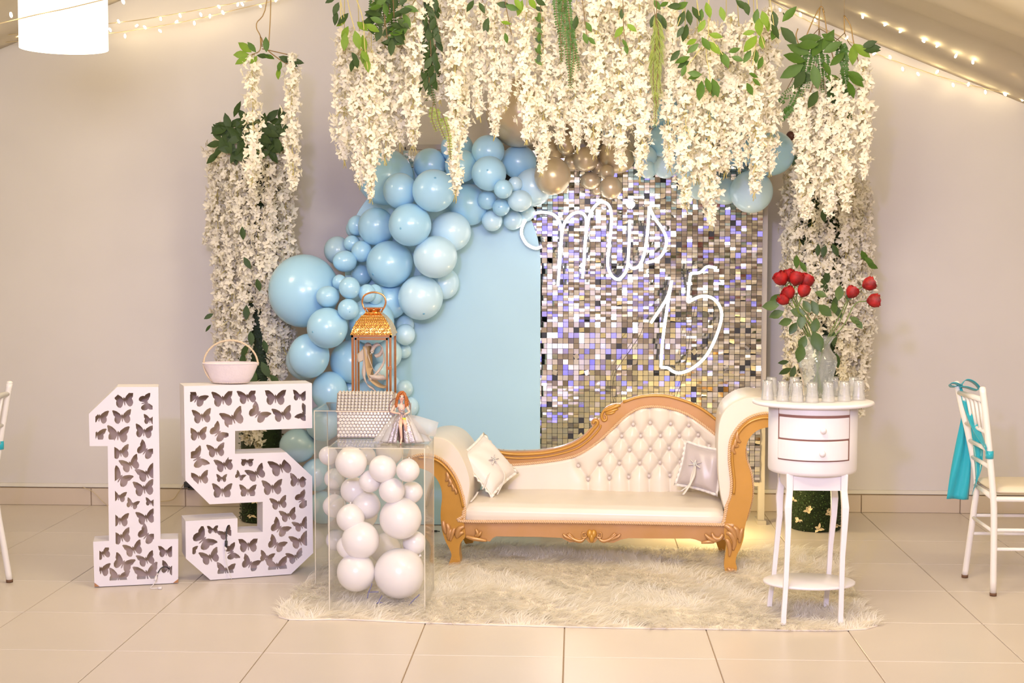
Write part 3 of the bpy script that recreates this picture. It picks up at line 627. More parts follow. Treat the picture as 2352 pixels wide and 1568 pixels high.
spray('green leaves at the top of the yellow green fern', [[(1500, -60), (1508, 20), (1505, 60)]],
      [(1502, 0, 60, .7, 'm'), (1510, 30, 60, 1., 'd'), (1505, 32, 110, .8, 'd'), (1515, 15, -30, .6, 'm'), (1520, 40, 60, .6, 'd')], 7.02)
spray('large branching leaf spray with dangling leaf pairs over the long strands', [[(1590, -60), (1570, 0)], [(1592, -60), (1605, 30), (1612, 70)], [(1627, -60), (1628, 60), (1622, 120), (1630, 170), (1632, 215)], [(1612, 108), (1580, 150)], [(1628, 80), (1660, 125), (1672, 140)], [(1570, 20), (1556, 60)]],
      [(1580, 5, 150, .9, 'm'), (1565, 12, 170, .8, 'd'), (1572, 25, 110, .9, 'd'), (1580, 22, 80, .9, 'd'), (1590, 15, 60, .9, 'd'), (1578, 55, 100, 1., 'd'), (1570, 60, 120, .7, 'd'), (1622, 5, 75, .9, 'l'), (1612, 20, 100, .8, 'm'), (1620, 45, 120, .8, 'l'), (1655, 15, 75, .8, 'l'),
       (1600, 90, 150, .7, 'l'), (1612, 85, 60, .9, 'm'), (1628, 95, 50, 1., 'l'), (1628, 78, 15, .8, 'l'), (1605, 100, 140, .8, 'm'), (1585, 130, 160, .9, 'm'), (1583, 140, 150, .8, 'd'), (1575, 148, 110, .7, 'm'), (1562, 115, 130, .8, 'd'), (1655, 118, 60, 1., 'm'), (1662, 122, 75, .9, 'm'),
       (1673, 120, -20, .7, 'm'), (1680, 130, 20, .7, 'm'), (1612, 170, 165, .8, 'm'), (1612, 172, 190, .8, 'm'), (1612, 185, 95, 1.1, 'm'), (1622, 178, 75, .9, 'm'), (1636, 180, 70, 1.1, 'm'), (1640, 190, 95, .8, 'm')], 6.98, 'l')
spray('yellow green leaf spray near the last strands of the overhead row', [[(1735, -60), (1740, 40), (1738, 90), (1728, 150)], [(1760, -60), (1775, 40), (1780, 85)], [(1742, 60), (1757, 110)], [(1715, -60), (1720, 20)]],
      [(1690, 0, 40, .9, 'd'), (1712, 5, 80, .8, 'd'), (1740, 20, 100, .8, 'm'), (1742, 40, 90, 1.1, 'l'), (1750, 25, 75, 1., 'l'), (1735, 72, 170, .7, 'l'), (1738, 82, 130, 1.2, 'l'), (1748, 80, 80, .8, 'l'), (1760, 40, 80, .8, 'l'), (1725, 115, 120, .8, 'm'), (1735, 112, 85, .8, 'm'), (1752, 130, 110, .8, 'm'), (1720, 168, 20, .6, 'm'), (1715, 190, 60, .8, 'm'), (1728, 180, 40, .6, 'm'),
       (1775, 25, 75, .9, 'd'), (1798, 28, 60, .2, 'd'), (1797, 50, -50, 1.1, 'm'), (1772, 55, 60, .9, 'd'), (1784, 60, 110, .9, 'm'), (1793, 62, 45, 1.3, 'd')], 6.98, 'l')
# ---- ferns: a stem with rows of small leaflets
def fern(label, paths, Y, m, lf=.016, step=.012, needle=False, group='trailing ferns'):
    root = empty('trailing_fern', P(*paths[0][0], Y), label, 'fern', group); st = MB(); V, F = [], []
    for pth in paths:
        q = resample(np.array(cr([P(x, y, Y) for x, y in pth], 6)), step); st.tube(q, .0018, 4); n = len(q)
        for i in range(2, n):
            t = i/n; L = lf*(1.1-.75*t)*random.uniform(.8, 1.2)*(2.6 if needle else 1); d = q[i]-q[i-1]; d /= np.linalg.norm(d)+1e-9
            for sg in (-1, 1):
                sd = np.cross(d, [0, 1, 0])*sg; yv = random.uniform(-.5, .5); o_ = sd*(.35 if needle else 1)+d*(1.0 if needle else .35)+np.array([0, yv, 0]); o_ /= np.linalg.norm(o_); w = np.cross(o_, [0, 1, 0]); w = w/(np.linalg.norm(w)+1e-9)*L*(.05 if needle else .36); b = len(V)
                V += [q[i], q[i]+o_*L*.5+w, q[i]+o_*L, q[i]+o_*L*.5-w]; F.append((b, b+1, b+2, b+3))
    st.build('stem', m_branch, root); tag(mk('fronds', V, F, m, root), kind='stuff'); return root
fern('dark trailing fern hanging in the middle of the overhead row', [[(1290, -60), (1298, 60), (1305, 140), (1312, 200)], [(1300, -40), (1310, 80), (1308, 195)], [(1295, -30), (1288, 70), (1290, 140)], [(1305, 40), (1320, 110), (1330, 160)], [(1302, 60), (1318, 120), (1312, 180)], [(1280, -40), (1278, 30), (1290, 100)]], 7.04, m_fern, .024)
fern('yellow green feathery fern hanging over the bright blue balloon', [[(1502, 20), (1512, 80), (1508, 150), (1518, 215)], [(1510, 40), (1515, 120), (1508, 200), (1505, 285)], [(1505, 90), (1500, 180), (1510, 250)], [(1508, 50), (1505, 110), (1514, 190)]], 7.02, m_fern2, .028, needle=True)
fern('dark fern sprig hanging in the gap beside the dense bright strand', [[(975, 110), (985, 170), (980, 230)], [(995, 120), (990, 190), (998, 240)], [(1000, 100), (1010, 180)]], 7.3, m_fern, .024)
fern('light green fern tips behind the thick bright strand', [[(995, 235), (992, 270), (1002, 300)], [(1000, 240), (1008, 280), (1022, 318)], [(1015, 260), (1030, 310), (1035, 365)]], 7.1, m_fern2, .022)
fern('dense dark fern mass at the top of the bare wall end', [[(880, -50), (870, 30), (860, 90)], [(890, -50), (885, 40), (868, 120)], [(900, -50), (905, 50), (915, 95)], [(910, -50), (920, 30), (925, 110)], [(895, -40), (895, 60), (900, 100)], [(870, -40), (850, 30), (846, 70)]], 7.32, m_fern, .026)
# ---- hanging bunch on a hook beside the far end of the garland
HY = 7.35
hb = empty('hanging_bunch', P(1885, 60, HY), 'thick white wisteria bunch with green ferns hanging from a bronze hook above the roses', 'flower bunch')
def hk(px): return [P(1760+x/3.973, y/3.973, HY) for x, y in px]
for pts in ([(290, 260), (272, 320), (290, 390), (315, 405), (345, 375), (420, 200), (485, 75), (510, 65), (530, 115)], [(490, 70), (482, 180), (480, 260)], [(515, 80), (540, 200), (560, 330), (620, 560)], [(710, 140), (712, 230), (716, 300)], [(712, 142), (770, 240), (800, 400), (875, 700)], [(500, 65), (500, -250)], [(712, 142), (712, -250)]):
    MB().tube(cr(hk(pts), 5), .003 if pts[-1][1] > -100 else .0008, 6).build('hook_wire', m_hook, hb)
for pts in ([(480, 262), (400, 360), (300, 600), (180, 830)], [(482, 262), (470, 400), (440, 700), (380, 900)], [(484, 262), (500, 420), (520, 640), (520, 880)], [(490, 264), (600, 330), (670, 375)], [(716, 300), (640, 370), (590, 410)], [(716, 302), (760, 400), (860, 480)], [(670, 375), (700, 560), (760, 820)]):
    MB().tube(cr(hk(pts), 5), .0022, 5).build('branch', m_branch, hb)
hb['sub'] = 1
for i, (x, y0, y1, hw) in enumerate([(1840, 200, 330, 20), (1858, 205, 500, 27), (1885, 190, 430, 27), (1908, 215, 490, 25), (1925, 180, 330, 20), (1942, 230, 480, 17), (1985, 140, 402, 20)]):
    rng = np.random.default_rng(300+i); ax = cr([P(x+rng.normal(0, 3), y0, HY+.05*math.sin(i)), P(x+rng.normal(0, 4), (y0+y1)/2, HY+.05*math.sin(i)), P(x+rng.normal(0, 3), y1, HY+.05*math.sin(i))], 6)
    V, F = blossoms(ax, hw*SC(HY)*1.1, 220+hw*6, rng); s_ = tag(mk('wisteria_strand', V, F, m_petal, hb), kind='stuff')
for i, (x, y, a, s_, k) in enumerate([(510, 345, 180, 1.3, 'm'), (480, 400, 175, 1.3, 'm'), (505, 310, 30, .9, 'm'), (510, 460, -60, 1.3, 'm'), (520, 480, -30, 1.2, 'm'), (400, 490, 200, 1.4, 'm'), (420, 520, -60, 1.3, 'm'), (355, 560, 195, 1.4, 'm'), (340, 590, 150, 1.5, 'm'), (350, 640, 120, 1.3, 'd'), (430, 590, 80, 1.4, 'm'), (440, 720, 190, 1.3, 'd'),
      (540, 690, 20, 1.2, 'm'), (545, 740, 60, 1.1, 'd'), (580, 600, -40, 1.1, 'm'), (800, 400, 90, 1.2, 'l'), (800, 400, 40, 1.2, 'l'), (870, 430, -20, .9, 'd'), (880, 440, 0, 1., 'd'), (880, 450, 5, 1., 'd'), (740, 650, 30, 1.1, 'm'), (745, 680, 40, 1.2, 'm'), (750, 740, 75, 1.1, 'm'), (470, 830, 120, 1.2, 'd'), (560, 800, 60, 1.2, 'd'), (520, 560, 60, .9, 'm')]):
    leaf(hb, P(1760+x/3.973, y/3.973, HY-.05), a, k, s_)
def sub_fern(root, paths, Y, m, lf, step=.011):
    V, F = [], []
    for pth in paths:
        q = resample(np.array(cr([P(x, y, Y) for x, y in pth], 6)), step); n = len(q)
        for i in range(1, n):
            L = lf*(1.1-.7*i/n)*random.uniform(.8, 1.2); d = q[i]-q[i-1]; d /= np.linalg.norm(d)+1e-9
            for sg in (-1, 1):
                o_ = np.cross(d, [0, 1, 0])*sg+d*.35+np.array([0, random.uniform(-.7, .7), random.uniform(-.35, .35)]); o_ /= np.linalg.norm(o_); w = np.cross(o_, [0, 1, 0])*L*.40; b = len(V)
                V += [q[i], q[i]+o_*L*.5+w, q[i]+o_*L, q[i]+o_*L*.5-w]; F.append((b, b+1, b+2, b+3))
    tag(mk('fern_fronds', V, F, m, root), kind='stuff')
sub_fern(hb, [[(1850, 105), (1835, 150), (1812, 175)], [(1845, 130), (1830, 190), (1800, 215)], [(1848, 160), (1822, 230), (1800, 265)], [(1790, 240), (1800, 225), (1815, 222)], [(1788, 275), (1812, 255), (1830, 235)], [(1870, 100), (1865, 150), (1855, 200)], [(1880, 110), (1885, 160), (1890, 210)], [(1862, 110), (1850, 170), (1840, 220)], [(1935, 95), (1936, 140), (1940, 180)], [(1938, 100), (1942, 200), (1946, 300)], [(1938, 150), (1950, 240), (1955, 290)], [(1930, 100), (1925, 140)], [(1895, 120), (1900, 170), (1910, 200)], [(1800, 262), (1825, 240)]], HY-.03, m_fern, .024)
# ---- pair of strands on a wire before the first flower column
PY = 7.6
pr = empty('hanging_bunch', P(600, 110, PY), 'pair of white wisteria strands on a bent wire before the flower column by the numerals', 'flower bunch'); pr['sub'] = 1
for pts in ([(620, -250), (613, 0), (589, 55), (598, 83), (602, 108)], [(622, -250), (622, 0), (617, 108)], [(598, 83), (597, 115), (578, 126)], [(600, 86), (612, 112), (640, 135), (665, 150)], [(602, 112), (660, 125)]):
    MB().tube(cr([P(x, y, PY) for x, y in pts], 5), .0028, 6).build('wire', m_hook, pr)
for i, (x, y0, y1, hw) in enumerate([(578, 128, 432, 23), (673, 128, 432, 20)]):
    rng = np.random.default_rng(330+i); ax = cr([P(x, y0, PY), P(x+3-6*i, (y0+y1)/2, PY), P(x+2, y1, PY)], 6); V, F = blossoms(ax, hw*SC(PY), 230, rng, .2)
    s_ = tag(mk('wisteria_strand', V, F, m_petal, pr), kind='stuff'); MB().tube(ax, .002, 5).build('stem', m_stem, s_)
for (x, y, a, s_, k) in [(578, 120, 215, 1.1, 'l'), (572, 125, 180, 1.1, 'l'), (570, 130, 150, .9, 'l'), (590, 128, 120, .8, 'l'), (612, 120, -90, .9, 'm'), (588, 120, -130, .8, 'm'), (605, 125, 20, .8, 'm'), (590, 127, 5, .8, 'd'), (640, 130, 20, .9, 'd'), (645, 140, 100, .7, 'm'), (660, 140, 30, .7, 'd'), (640, 155, 90, .8, 'l'), (668, 138, 10, .8, 'd')]: leaf(pr, P(x, y, PY-.02), a, k, s_)
# ---- two flower columns: dark hedge pillar hung with strands
m_hedge = mat('dark boxwood', (.022, .05, .012), .6, var=.4, scale=60, bump=.6, bscale=90)
m_hleaf = mat('boxwood leaf', (.045, .10, .02), .5, var=.5, scale=40)
m_hflow = mat('dry white flower', (.72, .58, .36), .7)
def column(name_px, Y, rad, ztop, strands, leaves, label, base_flowers, seed):
    c = P(name_px, 1200, Y); c[2] = 0; root = empty('flower_column', c, label, 'flower column'); root['sub'] = 1; rng = np.random.default_rng(seed)
    MB().lathe((c[0], c[1], .004), [(rad, 0), (rad, ztop)], 28).build('hedge_pillar', m_hedge, root)
    V, F = [], []
    for i in range(5200):
        t = rng.uniform(0, 2*PI); z = rng.uniform(.01, .42) if i < 2600 else rng.uniform(.4, ztop); d = np.array([math.cos(t), math.sin(t), 0]); p = np.array([c[0], c[1], 0])+d*(rad+.004); p[2] = z
        a = rng.normal(0, 1, 3); a /= np.linalg.norm(a); b_ = np.cross(a, d); b_ /= np.linalg.norm(b_)+1e-9; L = rng.uniform(.006, .012); n = len(V)
        V += [p, p+a*L*.5+b_*L*.4, p+a*L+d*L*.6, p+a*L*.5-b_*L*.4]; F.append((n, n+1, n+2, n+3))
    tag(mk('boxwood_leaves', V, F, m_hleaf, root), kind='stuff')
    for (x, y) in base_flowers:
        d = ray(x, y); t0 = (c[1]-rad-.012)/d[1]; p = np.array([d[0]*t0, c[1]-rad-.012, CAM_H+d[2]*t0])
        dx = p[0]-c[0]; p[1] = c[1]-math.sqrt(max(.0004, rad*rad-dx*dx))-.008; nrm = Vector((dx, p[1]-c[1], .15)).normalized(); R = np.array(nrm.to_track_quat('Z', 'Y').to_matrix()); v, f = FLO[int(rng.integers(6))]
        mk('small_flower', (v*1.1)@R.T+p, f, m_hflow, root)
    for (x, y0, y1, hw, dy) in strands:
        ax = cr([P(x+rng.normal(0, 3), y0, Y+dy), P(x+rng.normal(0, 5), y0*.66+y1*.34, Y+dy-.02), P(x+rng.normal(0, 5), y0*.3+y1*.7, Y+dy-.02), P(x+rng.normal(0, 4), y1, Y+dy)], 6)
        V, F = blossoms(ax, hw*SC(Y)*.86, 150+hw*3.4, rng); s_ = tag(mk('wisteria_strand', V, F, m_petal2, root), kind='stuff'); MB().tube(resample(np.array(ax), .06), .002, 4).build('stem', m_stem, s_)
    for (x, y, a, s_, k) in leaves: leaf(root, P(x, y, Y-rad-.17), a, k, s_)
    return root
column(602, 8.5, .12, 2.30,
  [(500, 300, 860, 22, -.05), (520, 285, 870, 24, -.12), (545, 300, 640, 22, -.19), (505, 330, 600, 24, .02), (478, 330, 560, 18, 0), (570, 310, 850, 20, -.21), (590, 330, 700, 20, -.22), (560, 480, 840, 20, -.22), (530, 560, 866, 24, -.15), (512, 620, 860, 22, -.1), (612, 340, 800, 20, -.23), (630, 330, 880, 24, -.2), (648, 340, 862, 22, -.14), (662, 380, 640, 20, -.05), (655, 560, 868, 20, -.16),
   (668, 640, 850, 15, -.08), (610, 600, 760, 18, -.23), (636, 660, 900, 18, -.19), (595, 900, 1040, 16, -.18), (575, 860, 1020, 18, -.15)],
  [(500+(i*29) % 150, 265+(i*17) % 75+abs(i % 15-7)*3, (i*53) % 360, 1.15, 'd') for i in range(80)]+[(560, 590, 60, .9, 'd'), (556, 520, 80, .9, 'd'), (566, 700, 90, 1., 'd'), (575, 760, 80, 1., 'd'), (590, 640, 70, .9, 'd'), (560, 810, 100, 1., 'd'), (600, 830, 60, 1.2, 'd'), (585, 850, 95, 1.2, 'd'), (570, 790, 120, 1., 'd'), (605, 780, 75, .9, 'd'), (490, 720, 150, .7, 'd'), (485, 745, 130, .6, 'd'), (620, 860, 40, 1., 'd')],
  'white wisteria column with dark green crown standing behind the numeral five', [(590, 1150), (575, 1185)], 51)
column(1872, 8.42, .145, 2.0,
  [(1812, 400, 900, 19, .05), (1818, 520, 860, 17, -.05), (1835, 420, 720, 24, -.16), (1828, 560, 880, 20, -.1), (1858, 480, 850, 24, -.23), (1845, 700, 905, 22, -.2), (1880, 600, 800, 20, -.26), (1905, 520, 760, 22, -.25), (1915, 640, 760, 18, -.25), (1935, 430, 900, 24, -.2), (1955, 400, 880, 24, -.12), (1975, 420, 860, 20, -.05), (1992, 420, 840, 18, .03), (1960, 640, 905, 24, -.12), (1945, 720, 925, 20, -.18), (1990, 560, 868, 18, 0), (1975, 760, 950, 18, -.08), (1892, 330, 600, 18, -.2), (1830, 330, 520, 20, -.1), (1935, 350, 520, 20, -.15)],
  [(1830, 585, 90, .9, 'm'), (1838, 600, 60, .8, 'm'), (1890, 480, 80, .9, 'd'), (1895, 560, 100, .9, 'd'), (1912, 560, 70, .9, 'd'), (1900, 620, 90, 1., 'd'), (1920, 680, 100, 1., 'd'), (1888, 640, 70, 1., 'd'), (1915, 760, 90, 1., 'd'), (1920, 810, 80, 1., 'd'), (1925, 300, 90, 1., 'd'), (1935, 330, 80, 1., 'd'), (1838, 335, 80, .9, 'd'), (1832, 350, 110, .9, 'd'), (1985, 590, 40, .9, 'm'), (1992, 605, 25, .8, 'm'), (1978, 575, 60, .9, 'm'), (1818, 845, 150, .9, 'd'), (1826, 840, 110, .9, 'd'), (1812, 830, 170, .7, 'd'), (1915, 700, 60, 1., 'd'), (1905, 420, 80, 1., 'd'), (1880, 560, 95, .8, 'd')],
  'white wisteria column on a dark boxwood pillar behind the side table', [(1829, 1154), (1859, 1174), (1838, 1199), (1881, 1215), (1927, 1210), (1905, 1180)], 52)
# ================================================================== gilt settee
m_gilt = mat('gilt paint', (.52, .26, .04), .38, metal=.25, var=.0, scale=6, col2=(.60, .30, .05), coat=.25, bump=.05, bscale=40)
m_rose = mat('rose gold paint', (.56, .30, .14), .38, metal=.3, scale=5, col2=(.52, .27, .08), coat=.2, bump=.05, bscale=30)
m_uph = mat('ivory leatherette', (.80, .72, .62), .36, var=.04, scale=6, bump=.04, bscale=14, coat=.1)
m_rope = mat('gold cord', (.72, .48, .28), .5)
m_btn = mat('upholstery button', (.66, .58, .56), .3)
SP = Plane(G(1043, 1300), G(1682, 1317))
def sx(pts, ox, oy, k, d=0.0): return [SP.uz(ox+x/k, oy+y/k, d) for x, y in pts]
def s1(pts, d=0.0): return sx(pts, 960, 880, 2.868, d)
def s3(pts, d=0.0): return sx(pts, 1540, 880, 3.483, d)
def s2(pts, d=0.0): return sx(pts, 980, 990, 4.75, d)
c0 = SP.W(.9, .3, 0); sofa = empty('settee', c0, 'gilt carved chaise settee with ivory buttoned back standing on the white fur rug', 'settee')
DB = .50      # depth of the back frame
def smooth(pts, n=5): return [tuple(p) for p in cr(pts, n)]
# arms: gilt scroll posts with legs (front plane)
Rin = s3([(430, 1110), (440, 1000), (478, 900), (487, 780), (470, 620), (475, 480), (505, 400), (565, 320), (650, 262), (760, 236), (860, 250), (930, 300)])
Rout = s3([(900, 345), (850, 345), (760, 352), (685, 380), (628, 440), (601, 520), (605, 600), (640, 720), (656, 850), (642, 960), (610, 1080), (592, 1160), (585, 1230), (560, 1310), (530, 1370), (520, 1430), (531, 1470), (520, 1515), (480, 1530), (445, 1520), (430, 1470), (430, 1420), (441, 1350), (446, 1290), (432, 1230), (428, 1170)])
Rpoly = smooth(Rin, 5)+smooth(Rout, 5)
Lin = s2([(408, 985), (418, 880), (415, 800), (395, 690), (345, 540), (285, 430), (210, 340), (130, 285), (40, 255), (-60, 255), (-160, 280), (-230, 340)])
Lout = s2([(-200, 400), (-140, 385), (-60, 400), (42, 442), (110, 510), (160, 610), (172, 720), (160, 840), (158, 940), (170, 1060), (205, 1180), (250, 1270), (275, 1340), (262, 1400), (238, 1460), (240, 1487), (275, 1470), (355, 1450), (370, 1400), (360, 1320), (368, 1230), (400, 1180), (425, 1140), (420, 1060)])
Lpoly = smooth(Lin, 5)+smooth(Lout, 5)
for poly in (Rpoly, Lpoly): bevel(MB().prism(poly, SP.W, -.015, .055).build('arm_post', m_gilt, sofa, False), .014, 3)
# raised bead along the posts' inner edge and carved leaves
def relief(name, pts, r, d=-.018, m=m_rose, taper=True, flat=.6, parent=None):
    q = [SP.W(u, d, z) for u, z in smooth(pts, 5)]; n = len(q); rs = [r*(.35+.65*math.sin(PI*min(1, .12+i/n*.9))) if taper else r for i in range(n)]
    return MB().tube(q, rs, 7).build(name, m, parent or sofa)
relief('bead', s3([(505, 880), (510, 780), (495, 620), (500, 500), (540, 400), (600, 330), (670, 290), (760, 272), (850, 285)]), .007, m=m_gilt, taper=False)
relief('bead', s2([(405, 820), (375, 690), (325, 550), (265, 450), (190, 365), (110, 310), (20, 285), (-80, 285)]), .007, m=m_gilt, taper=False)
for pts, r in [([(540, 380), (530, 440), (560, 470)], .012), ([(525, 430), (515, 490), (545, 500)], .012), ([(510, 470), (495, 530), (520, 560)], .011), ([(500, 540), (490, 570), (498, 595)], .008), ([(430, 1130), (470, 1150), (510, 1200), (520, 1260)], .016), ([(445, 1190), (480, 1200), (510, 1260), (500, 1330)], .015), ([(500, 1140), (530, 1170), (545, 1240)], .014), ([(575, 1150), (560, 1200), (550, 1270)], .013), ([(440, 1240), (460, 1260), (475, 1320), (470, 1380)], .013),
               ([(420, 1200), (390, 1240), (350, 1230), (330, 1190)], .013), ([(380, 1250), (340, 1250), (300, 1225), (275, 1200)], .012), ([(350, 1265), (300, 1262), (245, 1270)], .010), ([(455, 1470), (480, 1490), (510, 1480)], .012)]: relief('carving', s3(pts), r, -.016)
for pts, r in [([(225, 440), (240, 500), (215, 540)], .012), ([(245, 500), (270, 560), (240, 590)], .011), ([(275, 560), (300, 620), (280, 640)], .010), ([(310, 610), (330, 660), (318, 680)], .008), ([(185, 970), (195, 1040), (215, 1110)], .013), ([(225, 1000), (245, 1060), (230, 1150)], .013), ([(270, 1060), (255, 1110), (240, 1180)], .012), ([(310, 1050), (285, 1110), (262, 1190)], .012),
               ([(415, 1030), (360, 1060), (335, 1120), (340, 1160)], .014), ([(410, 1095), (370, 1110), (345, 1150)], .012), ([(430, 1140), (500, 1160), (580, 1175), (660, 1190)], .012), ([(540, 1060), (560, 1110), (530, 1140)], .010), ([(600, 1090), (575, 1125), (540, 1140)], .009)]: relief('carving', s2(pts), r, -.016)
# front rail
rail_top = [(300, 905), (800, 908), (1300, 915), (2030, 930)]
rail_bot = [(2030, 1030), (1960, 1030), (1890, 1052), (1868, 1045), (1830, 1030), (1795, 1022), (1600, 1022), (1385, 1020), (1335, 1030), (1290, 1050), (1240, 1047), (1195, 1012), (1165, 1048), (1145, 1052), (1125, 1048), (1095, 1012), (1060, 1045), (1000, 1047), (945, 1018), (800, 1012), (515, 1008), (492, 1020), (474, 1042), (420, 1035), (360, 1020), (300, 1000)]
bevel(MB().prism(s1(rail_top+rail_bot), SP.W, .0, .035).build('front_rail', m_rose, sofa, False), .006, 2)
h = s1([(1145, 1005)])[0]; mb = MB()
for dx, dz, rx, rz in ((-.010, .012, .016, .022), (.010, .012, .016, .022), (0, -.008, .014, .026)): mb.ball(SP.W(h[0]+dx, -.004, h[1]+dz), (rx, .016, rz), 12, 8)
mb.build('heart_carving', m_gilt, sofa)
for sg in (-1, 1):
    for pts, r in [([(1145+sg*45, 990), (1145+sg*35, 1010), (1145+sg*60, 1015), (1145+sg*62, 985), (1145+sg*40, 985)], .006), ([(1145+sg*45, 1020), (1145+sg*75, 1038), (1145+sg*120, 1025), (1145+sg*165, 990)], .010), ([(1145+sg*110, 1028), (1145+sg*140, 1000), (1145+sg*155, 985)], .008), ([(1145+sg*120, 1030), (1145+sg*170, 1010), (1145+sg*190, 990)], .009)]: relief('carving', s1(pts), r, -.004)
# cord trims
rp = MB(); rope(rp, [SP.W(u, -.012, z) for u, z in smooth(s1([(303, 830), (300, 870), (300, 905)])+s1(rail_top[1:])+s1([(2005, 926), (2018, 890), (2030, 830), (2035, 800)]), 6)], .0085)
rope(rp, [SP.W(u, -.012, z) for u, z in smooth(Rin, 6)], .0075); rope(rp, [SP.W(u, -.012, z) for u, z in smooth(Lin, 6)], .0075)
rope(rp, [SP.W(u, .03, z) for u, z in smooth(s3([(601, 530), (612, 620), (646, 720), (662, 850), (648, 960), (622, 1060), (602, 1110)]), 6)], .007)
rp.build('cord_trim', m_rope, sofa)
# upholstered arms: thick rolls running front to back
Rw = s3([(930, 300), (880, 190), (780, 130), (700, 108), (640, 104), (580, 114), (500, 150), (430, 212), (390, 300), (376, 430), (374, 600), (380, 760), (398, 900), (425, 1000), (440, 1060)])
Lw = s2([(430, 880), (465, 700), (478, 560), (455, 440), (400, 300), (330, 190), (250, 110), (160, 68), (80, 60), (-20, 75), (-110, 120), (-190, 200), (-235, 330)])
def arm(poly, name):
    n = len(poly); c = np.mean(poly, axis=0); mb = MB(); rings = [(-.006, .965), (.0, .985), (.015, 1.0), (.25, 1.0), (DB-.02, 1.0), (DB+.01, .97)]; V = []; F = []
    for d, k in rings: V += [SP.W(c[0]+(u-c[0])*k, d, c[1]+(z-c[1])*k) for u, z in poly]
    for i in range(len(rings)-1):
        for k in range(n): F.append((i*n+k, i*n+(k+1) % n, (i+1)*n+(k+1) % n, (i+1)*n+k))
    mb.add(V, F); T = geometry.tessellate_polygon([[Vector((u, z, 0)) for u, z in poly]]); mb.add(V[:n], [tuple(t) for t in T]); mb.add(V[-n:], [tuple(t[::-1]) for t in T]); return mb.build(name, m_uph, sofa)
arm(smooth(Rw, 5)+smooth(Rin, 5)[::-1][:0]+smooth(Rin, 5), 'arm_roll'); arm(smooth(Lw, 5)+smooth(Lin[::-1], 5), 'arm_roll') if False else arm(smooth(Lin, 5)+smooth(Lw, 5)[::-1], 'arm_roll')
# seat cushion
uL, zb = s1([(312, 905)])[0]; uR, _ = s1([(2012, 925)])[0]; zt = s1([(1100, 812)], .0)[0][1]; uL2 = s1([(345, 720)])[0][0]; uR2 = s1([(1990, 760)])[0][0]
def seatf(a, b):
    u = uL+(uR-uL)*a; e = min(a, 1-a)*(uR-uL); er = min(1, e/.05); pr = [(-.004, zb+.004), (-.008, zb+.03), (-.006, zt-.035), (.004, zt-.012), (.03, zt+.002), (.12, zt+.012), (.25, zt+.018), (.40, zt+.014), (DB-.03, zt+.006), (DB-.01, zt-.02)]
    x = b*(len(pr)-1); i = min(int(x), len(pr)-2); t = x-i; d = pr[i][0]*(1-t)+pr[i+1][0]*t; z = pr[i][1]*(1-t)+pr[i+1][1]*t
    z = z-.02*(1-er)**2*(b > .25)+.003*math.sin(u*9)*math.sin(d*11)*(b > .3); return SP.W(u, d+.012*(1-er), z)
MB().grid(seatf, 60, 37).build('seat_cushion', m_uph, sofa)
# back frame (at depth DB)
Bo = [(300, 480), (380, 430), (440, 408), (470, 420), (500, 434), (600, 445), (750, 443), (880, 430), (1000, 395), (1080, 350), (1130, 300), (1150, 285), (1140, 262), (1148, 240), (1168, 228), (1192, 236), (1200, 215), (1205, 195), (1228, 165), (1262, 145), (1300, 134), (1330, 135), (1350, 120), (1400, 100), (1450, 86), (1550, 73), (1650, 80), (1780, 118), (1880, 168), (1985, 250), (2060, 330)]
Bi = [(2060, 440), (1975, 350), (1850, 250), (1760, 195), (1650, 160), (1540, 150), (1450, 165), (1370, 213), (1280, 298), (1180, 388), (1080, 455), (980, 490), (850, 512), (700, 528), (585, 535), (420, 540), (300, 545)]
fo, fi = s1(Bo, DB), s1(Bi, DB)
bevel(MB().prism(smooth(fo, 4)+smooth(fi, 4), SP.W, DB-.015, DB+.045).build('back_frame', m_rose, sofa, False), .009, 3)
def rel2(pts, r, taper=False, m=m_gilt): relief('moulding', s1(pts, DB), r, DB-.018, m, taper)
rel2([(450, 430), (600, 462), (760, 462), (880, 448), (1010, 412), (1100, 360), (1160, 295), (1185, 262), (1178, 244), (1162, 246), (1156, 262)], .009)
rel2([(480, 470), (640, 490), (780, 486), (900, 470), (1040, 430), (1130, 370), (1195, 300), (1205, 270)], .006)
rel2([(1352, 122), (1450, 90), (1550, 78), (1650, 85), (1780, 123), (1880, 174), (1985, 256), (2050, 330)], .008)
for pts, r in [([(1300, 140), (1240, 165), (1212, 205), (1220, 240), (1240, 238), (1242, 215), (1228, 208)], .008), ([(1225, 180), (1270, 165), (1320, 145), (1335, 150)], .011), ([(1235, 195), (1280, 180), (1320, 165)], .009), ([(1240, 200), (1275, 195), (1300, 185)], .008)]: rel2(pts, r, True)
rp = MB(); rope(rp, [SP.W(u, DB-.02, z) for u, z in smooth(fi[:-1], 5)], .008); rp.build('cord_trim', m_rope, sofa)
